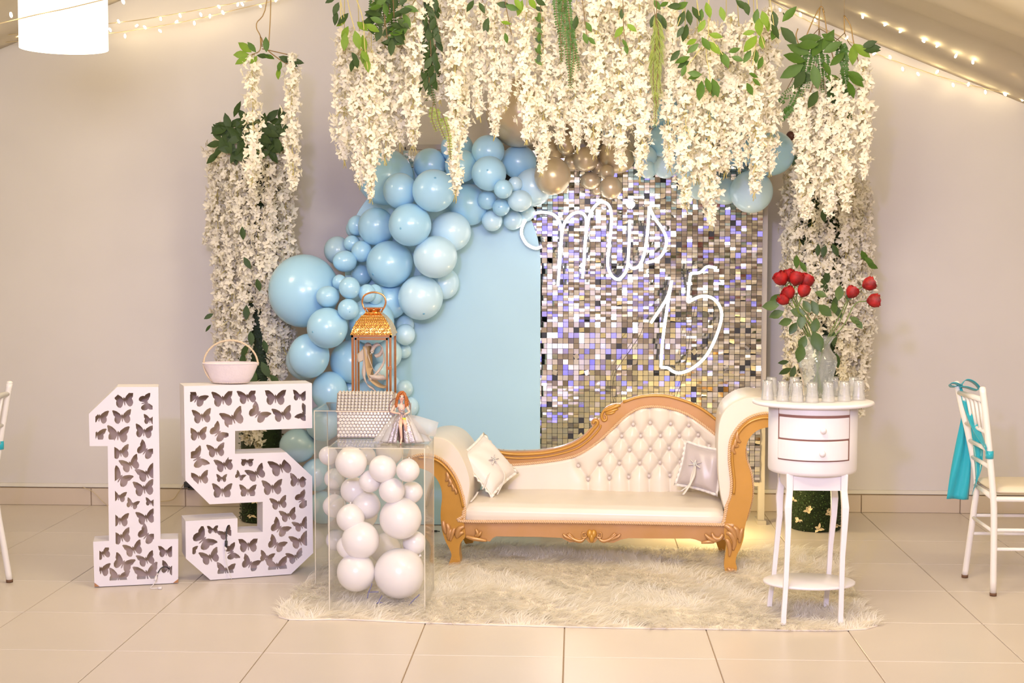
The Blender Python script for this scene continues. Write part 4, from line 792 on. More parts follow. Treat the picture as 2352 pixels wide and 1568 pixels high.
# tufted back
rows = [[(1418, 268), (1530, 258), (1665, 264), (1784, 274)], [(1343, 345), (1468, 345), (1598, 343), (1722, 345), (1846, 338)], [(1268, 440), (1395, 437), (1532, 432), (1655, 425), (1785, 420), (1917, 410)], [(1057, 540), (1198, 527), (1328, 524), (1462, 523), (1595, 519), (1727, 516), (1860, 512)], [(1122, 629), (1262, 622), (1389, 615), (1523, 608), (1660, 604), (1795, 600)]]
rows = [s1(r, DB) for r in rows]; segs = []
for a, b in zip(rows[:-1], rows[1:]):
    for p in a:
        for q in b:
            if abs(p[0]-q[0]) < .085 and abs(p[0]-q[0]) > .012: segs.append((p, q))
for p in rows[0]: segs += [(p, (p[0]-.006, p[1]+.10))]
for p in rows[-1]: segs += [(p, (p[0]+.004, p[1]-.12))]
for p in (rows[1][0], rows[2][0], rows[3][0]): segs.append((p, (p[0]-.045, p[1]+.07)))
btn = [p for r in rows for p in r]
top_u = np.array(smooth(fi[::-1], 6)); o_ = np.argsort(top_u[:, 0]); NU, NV = 220, 90
us = np.linspace(s1([(470, 535)], DB)[0][0], s1([(2040, 420)], DB)[0][0], NU); zt_ = np.interp(us, top_u[o_, 0], top_u[o_, 1])+.012; zbm = zt-.05
A_, B_ = np.meshgrid(us, np.linspace(0, 1, NV)); Zg = zbm+(zt_[None, :]-zbm)*B_; dist = np.full(A_.shape, 9.0)
for p, q in segs:
    p, q = np.array(p), np.array(q); v = q-p; t = np.clip(((A_-p[0])*v[0]+(Zg-p[1])*v[1])/(v@v), 0, 1); dist = np.minimum(dist, np.hypot(A_-p[0]-t*v[0], Zg-p[1]-t*v[1]))
db = np.min([np.hypot(A_-p[0], Zg-p[1]) for p in btn], axis=0)
ul = s1([(1040, 500)], DB)[0][0]; tuft = np.clip((A_-(ul-.10))/.16, 0, 1); tuft = tuft*tuft*(3-2*tuft)
puff = tuft*(.026*(1-np.exp(-(dist/.018)))-.016*np.exp(-(db/.016)**2))+(1-tuft)*.024
edge = np.clip((zt_[None, :]-Zg)/.03, 0, 1); puff *= .25+.75*edge
lw_ = np.clip((zt+.16-Zg)/.2, 0, 1); D = DB-.005-puff-.012*lw_*lw_*(3-2*lw_); V = SP.O[None, None]+SP.U*A_[..., None]+SP.N*D[..., None]; V[..., 2] += Zg
idx = np.arange(NU*NV).reshape(NV, NU); F = np.stack([idx[:-1, :-1], idx[:-1, 1:], idx[1:, 1:], idx[1:, :-1]], -1).reshape(-1, 4)
ub = mk('tufted_back', V.reshape(-1, 3), F, m_uph, sofa)
for p in btn: MB().ball(SP.W(p[0], DB-.014, p[1]), (.0095, .007, .0095), 12, 8).build('button', m_btn, ub)
# back shell, rear legs
bevel(MB().prism(smooth(s1(Bo, DB)[3:-1], 3)+[(fo[-1][0], zb-.02), (fo[2][0], zb-.02)], SP.W, DB+.03, DB+.05).build('back_shell', m_uph, sofa, False), .004, 1)
for pts in ([(1055, 1200), (1082, 1200), (1088, 1245), (1070, 1248), (1062, 1232)], [(1640, 1215), (1668, 1215), (1668, 1262), (1652, 1265), (1645, 1245)]):
    q = [SP.uz(x, y, DB-.02) for x, y in pts]; q = [(u, max(z, .008)) for u, z in q]; q[0] = (q[0][0], zb); q[1] = (q[1][0], zb)
    bevel(MB().prism(q, SP.W, DB-.04, DB+.01).build('rear_leg', m_gilt, sofa, False), .006, 2)
MB().box(SP.W((uL+uR)/2, DB/2, zb-.02), (.01, .01, .01)); MB().prism([(uL, zb-.045), (uR, zb-.045), (uR, zb+.01), (uL, zb+.01)], SP.W, .03, DB+.03).build('seat_base', m_uph, sofa, False)
# ---- cushions
m_pw = mat('white satin cushion', (.82, .76, .70), .42, bump=.15, bscale=12, sheen=.3)
m_pg = mat('silver grey satin cushion', (.55, .48, .47), .33, bump=.12, bscale=12, sheen=.3)
m_lace = mat('white lace', (.85, .79, .72), .7)
m_gem = mat('crystal', (.9, .9, .9), .08, metal=.8)
m_rib = mat('silver ribbon', (.72, .66, .60), .35, sheen=.3)
def cushion(name, c, ax, ay, az, size, thick, m, label, lace_m, bow):
    """ax right, ay up in the cushion's face, az face normal (all room vectors)"""
    root = empty(name, c, label, 'cushion'); h = size/2
    def f(a, b, s):
        x, y = 2*a-1, 2*b-1; pin = 1-.10*(x*x*y*y) if False else 1; ex = x*(1-.07*(1-x*x)*0-.06*(1-abs(y))**0*0); bul = (1-x**4)*(1-y**4); px_ = x*h*(1-.07*(1-y*y)); py_ = y*h*(1-.07*(1-x*x))
        return c+ax*px_+ay*py_+az*(s*thick/2*bul**.55+.003*math.sin(9*x+4*y)*bul)
    mb = MB().grid(lambda a, b: f(a, b, 1), 24, 24); mb.grid(lambda a, b: f(1-a, b, -1), 24, 24); mb.build('cover', m, root)
    ru = MB(); path = [(-1+2*t, -1) for t in np.linspace(0, 1, 24)]+[(1, -1+2*t) for t in np.linspace(0, 1, 24)]+[(1-2*t, 1) for t in np.linspace(0, 1, 24)]+[(-1, 1-2*t) for t in np.linspace(0, 1, 24)]
    V = []; 
    for i, (x, y) in enumerate(path):
        px_ = x*h*(1-.07*(1-y*y)); py_ = y*h*(1-.07*(1-x*x)); o = np.array([x, y])/max(abs(x), abs(y)); w = .014; wv = .007*math.sin(i*2.1)
        V += [c+ax*px_+ay*py_, c+ax*(px_+o[0]*w*(abs(x) >= .999))+ay*(py_+o[1]*w*(abs(y) >= .999))+az*wv]
    n = len(path); ru.add(V, [(2*i, 2*((i+1) % n), 2*((i+1) % n)+1, 2*i+1) for i in range(n)]); so = ru.build('ruffle', lace_m, root).modifiers.new('t', 'SOLIDIFY'); so.thickness = .002
    b0 = c+ax*bow[0]+ay*bow[1]+az*(thick/2+.004); mb = MB()
    for a in (30, 150, 200, -20, 90, 270):
        t = math.radians(a); d = ax*math.cos(t)+ay*math.sin(t); L = .034 if a not in (90, 270) else .022; mb.tube(cr([b0, b0+d*L*.5+az*.01, b0+d*L+az*.004, b0+d*L*.6-az*.001, b0], 4), .004, 6, flat=.4)
    mb.build('bow', m_rib, root)
    g = MB(); [g.ball(b0+az*.008+ax*.008*math.cos(k)+ay*.008*math.sin(k), .004, 6, 4) for k in range(6)]; g.ball(b0+az*.012, .006, 8, 5); g.build('brooch', m_gem, root); return root, b0
ex, ey, ez = SP.U, SP.N, np.array([0, 0, 1.])
def face(yaw, lean, roll):
    n = -ey*math.cos(yaw)+ex*math.sin(yaw); n = n*math.cos(lean)+ez*math.sin(lean); a = np.cross(ez, n)*1.0; a /= np.linalg.norm(a); u = np.cross(n, a); c, s = math.cos(roll), math.sin(roll); return a*c+u*s, -a*s+u*c, n
up = SP.uz(1120, 1067, .24); cw = SP.W(up[0], .24, up[1]); dn = ex*.66-ez*.75; A = ex*.45+ey*.85+ez*.28; A = A-dn*A.dot(dn); A /= np.linalg.norm(A); Bv = -dn; Nn = np.cross(A, Bv)
if Nn.dot(ey) > 0: Nn = -Nn
cu1, b1 = cushion('cushion', cw, A, Bv, Nn, .255, .10, m_pw, 'white satin cushion with ruffled edge and bow tilted against the low arm of the settee', m_lace, (.0, .0))
def ribbon(root, pts, w, side, m=m_rib):
    q = cr(pts, 5); V = []; [V.extend([p-side*w/2, p+side*w/2]) for p in q]; n = len(q); so = mk('ribbon', V, [(2*i, 2*i+1, 2*i+3, 2*i+2) for i in range(n-1)], m, root).modifiers.new('t', 'SOLIDIFY'); so.thickness = .001
def q1(x, y, d): u = SP.uz(980+x/4.75, 990+y/4.75, d); return SP.W(u[0], d, u[1])
ribbon(cu1, [b1, q1(690, 440, .16), q1(650, 540, .12), q1(610, 635, .10)], .008, ex); ribbon(cu1, [b1, q1(800, 380, .20), q1(850, 470, .18), q1(835, 560, .14), q1(770, 690, .08)], .007, ex)
ribbon(cu1, [q1(560, 660, .10), q1(530, 710, .07), q1(480, 770, .04)], .010, ex)
up = SP.uz(1610, 1074, .22); cw = SP.W(up[0], .22, up[1]); A, Bv, Nn = face(-.35, .22, -.16)
cu2, b2 = cushion('cushion', cw, A, Bv, Nn, .215, .10, m_pg, 'small silver grey satin cushion with crystal bow beside the high arm of the settee', m_pw, (-.015, .01))
def q3(x, y, d): u = SP.uz(1540+x/3.483, 880+y/3.483, d); return SP.W(u[0], d, u[1])
ribbon(cu2, [b2, q3(190, 730, .12), q3(160, 800, .10), q3(130, 850, .08), q3(100, 890, .06)], .012, ex); ribbon(cu2, [b2, q3(170, 740, .13), q3(150, 810, .10), q3(85, 862, .08)], .010, ex)
# ================================================================== fur rug
m_fur = mat('cream long pile', (.97, .94, .88), .8, var=.04, scale=7, trans=.5)
m_rugb = mat('rug backing', (.88, .80, .68), .9)
RUG = [G(640, 1418), G(800, 1424), G(980, 1432), G(1300, 1441), G(1620, 1446), G(1990, 1446), G(1985, 1400), G(1950, 1330), G(1925, 1275), G(1900, 1262), G(1600, 1262), G(1300, 1256), G(1000, 1252), G(830, 1262), G(740, 1300), G(690, 1350)]
rp_ = np.array([(p[0], p[1]) for p in cr(RUG, 4, True)])
rugc = (rp_[:, 0].mean(), rp_[:, 1].mean(), 0); rug = MB().prism([tuple(p) for p in rp_], lambda u, d, z: np.array([u, z, d]), 0.001, .006).build('fur_rug', m_rugb, smooth=False, at=rugc)
tag(rug, 'shaggy cream fur rug on the tiles under the settee and side table', 'rug')
rng = np.random.default_rng(9); N = 62000; lo, hi = rp_.min(0)-.01, rp_.max(0)+.01; X = rng.uniform(lo[0], hi[0], N); Y = rng.uniform(lo[1], hi[1], N); k = in_poly(X, Y, rp_); X, Y = X[k], Y[k]; N = len(X)
fld = np.sin(X*5.1+2*np.sin(Y*4.3))+np.sin(Y*7.7+X*2.2)+.8*np.sin(X*13+Y*9); ck = (np.floor(X/.035+np.sin(Y*31)*.6)*12.9898+np.floor(Y/.045+np.sin(X*27)*.6)*78.233); ch_ = np.sin(ck)*43758.5; ch_ -= np.floor(ch_); ang = fld*1.0+(ch_-.5)*1.9+rng.normal(0, .25, N)-.4; L = rng.uniform(.035, .085, N); hgt = rng.uniform(.10, .60, N)*(.6+.5*ch_)
dx, dy = np.cos(ang), np.sin(ang); w = .0018
cl = rng.integers(0, 3, N)
V = np.zeros((N, 7, 3)); pz = [0, .5, .85, .95]; 
for i, t in enumerate((0, .35, .7)):
    z = .006+L*hgt*(t*1.6-t*t*.85); bx = X+dx*L*t*(.6+.4*t); by = Y+dy*L*t*(.6+.4*t); ww = w*(1-.55*t)
    V[:, 2*i] = np.stack([bx-dy*ww, by+dx*ww, z], 1); V[:, 2*i+1] = np.stack([bx+dy*ww, by-dx*ww, z], 1)
V[:, 6] = np.stack([X+dx*L, Y+dy*L, .006+L*hgt*.7], 1); b_ = np.arange(N)[:, None]*7
F = np.concatenate([np.concatenate([b_+np.array([[0, 1, 3, 2]]), b_+np.array([[2, 3, 5, 4]]), b_+np.array([[4, 5, 6, 6]])], 1).reshape(-1, 4)])
Fq = np.concatenate([b_+np.array([[0, 1, 3, 2]]), b_+np.array([[2, 3, 5, 4]])]); Vf = V.reshape(-1, 3)
tri = b_+np.array([[4, 5, 6]])
fq = np.concatenate([Fq[:, [0, 1, 2]], Fq[:, [0, 2, 3]], tri]); tag(mk('fur', Vf, fq, m_fur, rug), kind='stuff')
# ================================================================== butterfly cut-out numerals
m_white = mat('white painted board', (.80, .76, .78), .5, var=.03, scale=6)
m_inner = mat('bare inside board', (.62, .47, .37), .7, var=.08, scale=5)
m_chip = mat('chipped brown corner', (.42, .20, .08), .8)
BF = [(0.0, .16), (.03, .12), (.035, .08), (.12, .20), (.28, .33), (.44, .39), (.5, .36), (.465, .25), (.44, .12), (.37, .04), (.41, -.06), (.41, -.18), (.34, -.30), (.23, -.34), (.14, -.28), (.075, -.15), (.035, -.05), (.03, -.20), (0, -.27)]
BFp = BF+[(-x, y) for x, y in BF[-2:0:-1]]
def bfly(pl, x, y, span, rot):
    """outline in plane coordinates; rot clockwise degrees in the picture"""
    c, s = math.cos(math.radians(rot)), math.sin(math.radians(rot)); o = []
    for a, b in BFp: px, py = a*span*.89, -b*span*.89; o.append(pl.uz(180+(x+c*px-s*py)/2.7034, 820+(y+s*px+c*py)/2.7034))
    return o
def cut_plate(outline, inset, holes, fn, d0, d1):
    polys = [outline, inset]+holes; V, E = [], []
    for p in polys: n = len(V); V += [Vector(q) for q in p]; E += [(n+i, n+(i+1) % len(p)) for i in range(len(p))]
    vs, es, fs, *_ = geometry.delaunay_2d_cdt(V, E, [], 0, 1e-6); P2 = np.array([(v.x, v.y) for v in vs]); T = np.array([f for f in fs if len(f) == 3]); cen = P2[T].mean(1); X, Y = cen[:, 0], cen[:, 1]
    hole = np.zeros(len(T), bool)
    for h in holes: hole |= in_poly(X, Y, h)
    keep = in_poly(X, Y, outline) & ~(hole & in_poly(X, Y, inset)); T = T[keep]
    a = (P2[T[:, 1]]-P2[T[:, 0]]); b = (P2[T[:, 2]]-P2[T[:, 0]]); fl_ = (a[:, 0]*b[:, 1]-a[:, 1]*b[:, 0]) < 0; T[fl_] = T[fl_][:, ::-1]
    n = len(P2); V3 = [fn(u, d0, z) for u, z in P2]+[fn(u, d1, z) for u, z in P2]; F = [tuple(map(int, t)) for t in T]+[tuple(int(i)+n for i in t[::-1]) for t in T]
    ed = {}
    for t in T:
        for i in range(3): e = (int(t[i]), int(t[(i+1) % 3])); ed[e] = 1
    for (i, j) in list(ed):
        if (j, i) not in ed: F.append((i, i+n, j+n, j))
    return V3, F
def numeral(pl, outl, ins, flies, label, D):
    u = lambda pts: [pl.uz(180+x/2.7034, 820+y/2.7034) for x, y in pts]; O_, I_ = u(outl), u(ins); zmin = min(z for _, z in O_); O_ = [(a, max(z, .004)) for a, z in O_]
    cu = np.mean([a for a, _ in O_]); root = empty('marquee_numeral', pl.W(cu, D/2, 0), label, 'numeral')
    V, F = cut_plate(O_, I_, [bfly(pl, *f) for f in flies], pl.W, 0, .006); mk('front_plate', V, F, m_white, root, False)
    MB().prism(O_, pl.W, D-.006, D).build('back_board', m_inner, root, False)
    n = len(O_); ar_ = sum(O_[i][0]*O_[(i+1) % n][1]-O_[(i+1) % n][0]*O_[i][1] for i in range(n)); sg = 1 if ar_ > 0 else -1
    for i in range(n):
        a, b = np.array(O_[i]), np.array(O_[(i+1) % n]); d = (b-a)/np.linalg.norm(b-a); nn = np.array([-d[1], d[0]])*sg*.008
        MB().prism([tuple(a), tuple(b), tuple(b+nn-d*.003), tuple(a+nn+d*.003)], pl.W, .0062, D-.0062).build('side_panel', m_white, root, False)
    return root, O_
o1 = [(100, 1430), (620, 1406), (620, 1128), (510, 1130), (497, 185), (240, 185), (65, 352), (70, 552), (182, 552), (190, 1140), (92, 1146)]
i1 = [(130, 1390), (582, 1370), (582, 1172), (470, 1172), (460, 222), (255, 222), (105, 370), (107, 512), (222, 512), (232, 1180), (130, 1182)]
f1 = [(285, 268, 145, -8), (418, 282, 125, 75), (130, 372, 130, 5), (272, 372, 135, -4), (445, 388, 96, 4), (112, 478, 130, 10), (246, 480, 160, 3), (408, 462, 130, 6), (262, 590, 130, -8), (418, 580, 135, 35), (322, 665, 140, -20), (425, 722, 145, -20), (262, 748, 150, 32), (408, 815, 150, -8), (252, 866, 105, 8), (335, 912, 92, 18), (450, 900, 80, 6), (258, 1012, 130, 0), (420, 995, 135, -12), (268, 1115, 140, -14), (425, 1105, 140, 40), (342, 1192, 135, -18), (152, 1218, 115, -18), (278, 1280, 148, 22), (422, 1256, 128, -18), (545, 1208, 115, 0), (140, 1318, 130, 5), (250, 1366, 150, 8), (425, 1345, 180, -12), (562, 1312, 120, 15)]
pl1 = Plane(G(215, 1349.5), G(409.5, 1340)); n1, O1 = numeral(pl1, o1, i1, f1, 'white numeral one with butterfly cut-outs standing on the tiles', .15)
o5 = [(655, 180), (1450, 162), (1452, 440), (973, 458), (973, 600), (1290, 590), (1452, 740), (1458, 1215), (1320, 1352), (820, 1388), (668, 1250), (665, 1018), (988, 1000), (988, 1090), (1145, 1085), (1145, 898), (815, 913), (665, 765)]
i5 = [(693, 216), (1412, 200), (1412, 402), (933, 420), (933, 635), (1270, 627), (1418, 760), (1421, 1200), (1302, 1312), (840, 1348), (708, 1232), (708, 1052), (950, 1040), (950, 1130), (1185, 1124), (1185, 858), (835, 873), (700, 748)]
f5 = [(735, 255, 140, 28), (897, 260, 152, -6), (1050, 246, 138, -10), (1224, 252, 152, 0), (1376, 240, 104, 4), (768, 368, 138, -6), (960, 378, 165, -20), (1118, 350, 148, 38), (1268, 355, 140, -12), (1402, 348, 120, -60), (745, 478, 130, -4), (870, 470, 138, 48), (742, 628, 150, 62), (856, 580, 130, -8), (907, 668, 135, -14), (1048, 648, 100, 4), (756, 752, 130, -10), (890, 752, 78, 0), (1003, 738, 75, 30), (1105, 722, 138, -24), (1258, 682, 165, -16), (1366, 768, 130, 6), (893, 832, 145, 0), (1053, 832, 124, 0), (1205, 810, 148, -4), (1246, 906, 122, -12), (1392, 888, 128, 62), (1305, 982, 122, -14), (1250, 1062, 138, 35), (1384, 1042, 115, -22), (776, 1132, 165, 48), (835, 1070, 82, -4), (915, 1092, 110, -30), (1055, 1168, 142, -2), (1230, 1162, 130, 28), (1376, 1140, 140, -18), (818, 1240, 140, -18), (950, 1210, 120, 70), (915, 1322, 136, 4), (1068, 1282, 132, 24), (1170, 1242, 106, 14), (1235, 1296, 160, -8), (1350, 1240, 125, -20), (700, 1195, 90, 10)]
pl5 = Plane(G(483, 1333.5), G(668, 1320)); n5, O5 = numeral(pl5, o5, i5, f5, 'white numeral five with butterfly cut-outs, carrying a small basket', .17)
# chipped corners and thin slots
for (x, y, dx, dy) in ((100, 1428, 1, -1), (620, 1404, -1, -1)):
    a = pl1.uz(180+x/2.7034, 820+y/2.7034); b = pl1.uz(180+(x+dx*32)/2.7034, 820+y/2.7034); c = pl1.uz(180+x/2.7034, 820+(y+dy*28)/2.7034); MB().prism([(a[0], max(.005, a[1])), (b[0], max(.005, b[1])), (c[0], c[1])], pl1.W, -.0012, -.0002).build('chipped_corner', m_chip, n1, False)
m_cable = mat('white plug cable', (.8, .76, .74), .4); m_plug = mat('black plug', (.03, .03, .03), .4)
def cable(pl, pts, par, r=.0022, plug=None, d=-.012, m=m_cable):
    q = [pl.W(*[(lambda w: (w[0], dd, max(w[1], .006)))(pl.uz(180+x/2.7034, 820+y/2.7034, dd))][0]) for x, y, dd in pts]; MB().tube(cr(q, 6), r, 6).build('power_cable', m, par); return q
q = cable(pl1, [(565, 1315, .02), (545, 1302, -.01), (515, 1308, -.02), (490, 1345, -.02)], n1, .0028, m=m_plug)
q = cable(pl1, [(492, 1340, -.02), (484, 1360, -.03), (470, 1405, -.05), (448, 1452, -.09), (495, 1466, -.10)], n1)
MB().tube([q[1], q[1]+(q[2]-q[1])*.6], .006, 8).build('plug', m_cable, n1); MB().tube([q[4], q[4]+np.array([.018, 0, 0.001])], .007, 8).build('plug', m_cable, n1)
q = cable(pl5, [(930, 1042, .02), (920, 1080, -.006), (918, 1140, -.012), (917, 1180, -.012)], n5, .003, m=m_plug); MB().tube([q[2], q[3]], .007, 8).build('plug', m_plug, n5)
q = cable(pl5, [(915, 1175, -.012), (914, 1250, -.012), (930, 1320, -.014), (952, 1388, -.02)], n5); MB().tube([q[0], q[0]*.7+q[1]*.3], .0065, 8).build('plug', m_cable, n5)
# cables along the wall behind the numerals
for lab, pts in (('thin cream cable dangling over the skirting beside the numeral one', [(190, 1118), (215, 1130), (235, 1150), (262, 1172), (285, 1176)]), ('thin cream cable along the skirting between the two numerals', [(360, 1152), (395, 1147), (410, 1130), (425, 1108), (440, 1095)])):
    q = cr([P(x, y, 8.92) for x, y in pts], 6); tag(MB().tube(q, .0022, 5).build('cable', m_cord, at=q[0]), lab, 'cable')
ad = P(432, 1112, 8.9); mb = MB().box(ad, (.04, .05, .035)); mb.box(ad+np.array([.03, 0, -.02]), (.05, .05, .02)); tag(mb.build('plug_adapter', m_plug, smooth=False, at=ad), 'black plug adapter on the wall behind the numeral five', 'plug')
# ================================================================== basket on the numeral five
m_bask = mat('pale fabric basket', (.80, .70, .70), .65, bump=.25, bscale=50, var=.05, scale=12)
m_bead = mat('beaded gold trim', (.75, .60, .42), .4, metal=.2)
bz = pl5.uz(530, 876, .06)[1]; zt5 = max(z for _, z in O5); bu = pl5.uz(531, 878, .075)[0]; bc = pl5.W(bu, .085, zt5)
bask = empty('basket', bc, 'small pale lined basket with a thin hoop handle on top of the numeral five', 'basket'); kx = 1/SC(6.95)
prof_o = [(.078, .002), (.090, .004), (.108, .03), (.122, .06), (.136, .092), (.139, .098), (.134, .097), (.118, .06), (.10, .02), (.0, .014)]
MB().lathe(bc, [(r*.99, z*1.0) for r, z in prof_o], 40, sy=.62).build('basket_body', m_bask, bask)
mb = MB(); [mb.ball(bc+np.array([.086*math.cos(t), .086*.62*math.sin(t), .006]), .0045, 6, 4) for t in np.linspace(0, 2*PI, 56)[:-1]]; mb.build('bead_trim', m_bead, bask)
mb = MB(); hp = [bc+np.array([.132*math.cos(t)*(1.02), 0, .092+.115*math.sin(t)*1.0]) for t in np.linspace(0, PI, 28)]; hp = [np.array([p[0], p[1], bc[2]+.09+(p[2]-bc[2]-.092)*1.05]) for p in hp]; rope(mb, hp, .0048, .012); mb.build('handle', m_bead, bask)
mb = MB(); rope(mb, [bc+np.array([-.136+.045*t, -.03*math.sin(PI*t), .092-.088*t]) for t in np.linspace(0, 1, 12)], .004, .012); mb.build('side_cord', m_bead, bask)
mb = MB(); rope(mb, [bc+np.array([.1365*math.cos(t), .1365*.62*math.sin(t), .099]) for t in np.linspace(0, 2*PI, 60)], .003, .012); mb.build('rim', m_bask, bask)
# ================================================================== clear plinths with white balloons
m_plx = clear('plinth acrylic', tint=(1, 1, .995), refl=.7, body=.02)
m_plx_t = clear('plinth acrylic top', tint=(1, 1, .995), refl=1.0, body=.05)
m_edge = mat('acrylic edge', (.72, .66, .52), .3)
def plinth(x0, x1, y0, y1, h, label):
    cx, cy = (x0+x1)/2, (y0+y1)/2; root = empty('clear_plinth', (cx, cy, 0), label, 'plinth', 'clear plinths'); t = .004; zb_ = .012
    for c, d in (((cx, y0, (h+zb_)/2), (x1-x0, t, h-zb_)), ((cx, y1, (h+zb_)/2), (x1-x0, t, h-zb_)), ((x0, cy, (h+zb_)/2), (t, y1-y0-2*t, h-zb_)), ((x1, cy, (h+zb_)/2), (t, y1-y0-2*t, h-zb_))): MB().box(c, d).build('side_pane', m_plx, root, False)
    MB().box((cx, cy, h), (x1-x0+t, y1-y0+t, t)).build('top_pane', m_plx_t, root, False)
    for ex_ in (x0, x1):
        for ey_ in (y0, y1): MB().box((ex_, ey_, (h+zb_)/2), (.004, .004, h-zb_)).build('edge', m_edge, root, False)
    for ey_ in (y0, y1): MB().box((cx, ey_, h-.003), (x1-x0, .003, .003)).build('edge', m_edge, root, False)
    for ex_ in (x0, x1): MB().box((ex_, cy, h-.003), (.003, y1-y0, .003)).build('edge', m_edge, root, False)
    return root
gt = G(725, 1345); gs = G(757, 1408); gs2 = G(977, 1408)
TX0, TY0, TH = gt[0], gt[1], P(725, 942, gt[1])[2]; SX0, SX1, SY0, SH = gs[0], gs2[0], gs[1], P(760, 1027, gs[1])[2]
TX1 = TX0+.42; TY1 = TY0+.36; SY1 = min(SY0+.40, TY0-.02)
plt_ = plinth(TX0, TX1, TY0, TY1, TH, 'taller clear acrylic plinth of white balloons, carrying the copper lantern')
pls_ = plinth(SX0, SX1, SY0, SY1, SH, 'shorter clear acrylic plinth of white balloons, carrying the casket and doll')
WBL = [ # which plinth, cx, cy, r, label
 ('t', 754, 1046, 22, 'white balloon at the top outer corner of the tall plinth'), ('t', 755, 1098, 24, 'white balloon second from the top at the outer side of the tall plinth'), ('t', 768, 1162, 27, 'white balloon third from the top at the outer side of the tall plinth'),
 ('t', 757, 1240, 25, 'white balloon lowest at the outer side of the tall plinth'), ('t', 895, 1036, 32, 'white balloon high at the inner side of the tall plinth'), ('t', 842, 1047, 21, 'bluish white balloon behind the gap under the casket'), ('t', 830, 1180, 38, 'white balloon deep in the middle of the tall plinth'), ('t', 885, 1260, 36, 'white balloon deep low in the tall plinth'),
 ('s', 803, 1062, 37, 'large white balloon at the top of the short plinth under the casket'), ('s', 879, 1076, 32, 'white balloon under the doll at the top of the short plinth'), ('s', 937, 1080, 27, 'white balloon at the top inner corner of the short plinth'), ('s', 946, 1130, 26, 'white balloon second from top at the inner side of the short plinth'),
 ('s', 850, 1105, 26, 'white balloon in the middle below the two top ones of the short plinth'), ('s', 794, 1126, 32, 'white balloon at the outer side below the top one of the short plinth'), ('s', 900, 1126, 30, 'white balloon above the widest one of the short plinth'), ('s', 920, 1190, 49, 'wide white balloon at the inner side halfway down the short plinth'),
 ('s', 842, 1160, 33, 'white balloon in the centre of the short plinth'), ('s', 795, 1190, 33, 'white balloon at the outer side halfway down the short plinth'), ('s', 828, 1240, 44, 'large white balloon above the lowest pair in the short plinth'), ('s', 917, 1316, 59, 'largest white balloon, resting low at the inner side of the short plinth'),
 ('s', 818, 1314, 45, 'large white balloon low at the outer side of the short plinth'), ('s', 952, 1246, 28, 'small white balloon between the wide one and the largest one'), ('s', 785, 1255, 26, 'small white balloon low at the outer side above the lowest one')]
for k_, (w, cx, cy, r, lab) in enumerate(WBL):
    y0_, y1_, h_ = (TY0, TY1, TH) if w == 't' else (SY0, SY1, SH); rr = r*SC((y0_+y1_)/2); x0_, x1_ = (TX0, TX1) if w == 't' else (SX0, SX1)
    fr = [.1, .7, .4, .85, .25][k_ % 5]
    if r > 36: fr = .3
    Y = y0_+rr+.008+(y1_-y0_-2*rr-.016)*fr; c = P(cx, cy, Y); s = SC(Y)*r/rr; c[0] = min(max(c[0], x0_+rr+.004), x1_-rr-.004); rx_ = rr
    ob = bpy.data.objects.new('balloon', bal_me['w']); C.objects.link(ob); ob.location = (c[0], c[1], min(c[2], h_-rr-.006)); ob.scale = (rx_, rr*.98, rr); ob.rotation_euler = (random.uniform(-2, 2), 0, random.uniform(-1, 1)); tag(ob, lab, 'balloon', 'white balloons in the plinths'); share('knot', knot_me['w'], ob, (0, 0, 0))
m_blue = mat('dark twig light wire', (.12, .12, .32), .5)
tw = SY0+.10; q0 = P(845, 1390, tw); q0[2] = max(.03, q0[2]); twig = empty('twig', q0, 'thin dark wire twigs lying under the balloons in the short plinth', 'twig')
def tq(x, y, Y=tw): p = P(720+x/6.82, 1200+y/6.82, Y); p[2] = max(p[2], .014); return p
for pts in ([(920, 950), (890, 1030), (862, 1090), (845, 1185)], [(862, 1090), (920, 1085), (1020, 1082)], [(1075, 1140), (1035, 1210), (1020, 1255)], [(1030, 1240), (1075, 1255), (1115, 1275)], [(1660, 1125), (1570, 1210), (1490, 1295)], [(940, 1270), (1020, 1250), (980, 1280)]): MB().tube(cr([tq(x, y) for x, y in pts], 4), .0022, 5).build('branch', m_blue, twig)
m_lab = mat('price sticker', (.66, .46, .40), .6)
# ================================================================== copper lantern with sandal
m_cop = mat('copper', (.72, .34, .12), .22, metal=1.0, bump=.0); m_ham = mat('hammered copper', (.80, .45, .14), .25, metal=1.0, bump=.35, bscale=70)
LY0 = TY0+.08; cxl = (P(807, 800, LY0)[0]+P(899, 800, LY0)[0])/2; LW = P(899, 800, LY0)[0]-P(807, 800, LY0)[0]; LD = LW*1.0; zc = TH+.004; zt_l = P(853, 770, LY0)[2]; cyl = LY0+LD/2
lan = empty('lantern', (cxl, cyl, zc), 'tall copper lantern with hammered domed roof on the taller plinth', 'lantern'); pt = .011
bevel(MB().box((cxl, cyl, zc+.012), (LW+.012, LD+.012, .022)).build('base', m_cop, lan, False), .003, 2)
for sx_ in (-1, 1):
    for sy_ in (-1, 1):
        x_, y_ = cxl+sx_*(LW/2-pt/2), cyl+sy_*(LD/2-pt/2); bevel(MB().box((x_, y_, (zc+.023+zt_l)/2), (pt, pt, zt_l-zc-.023)).build('post', m_cop, lan, False), .002, 1)
fz0, fz1 = zc+.03, zt_l-.012
door = MB()
for (c, d) in (((cxl-LW/2+.021, LY0-.001, (fz0+fz1)/2), (.009, .007, fz1-fz0)), ((cxl+LW/2-.021, LY0-.001, (fz0+fz1)/2), (.009, .007, fz1-fz0)), ((cxl, LY0-.001, fz1-.005), (LW-.034, .007, .010)), ((cxl, LY0-.001, fz0+.005), (LW-.034, .007, .010))): door.box(c, d)
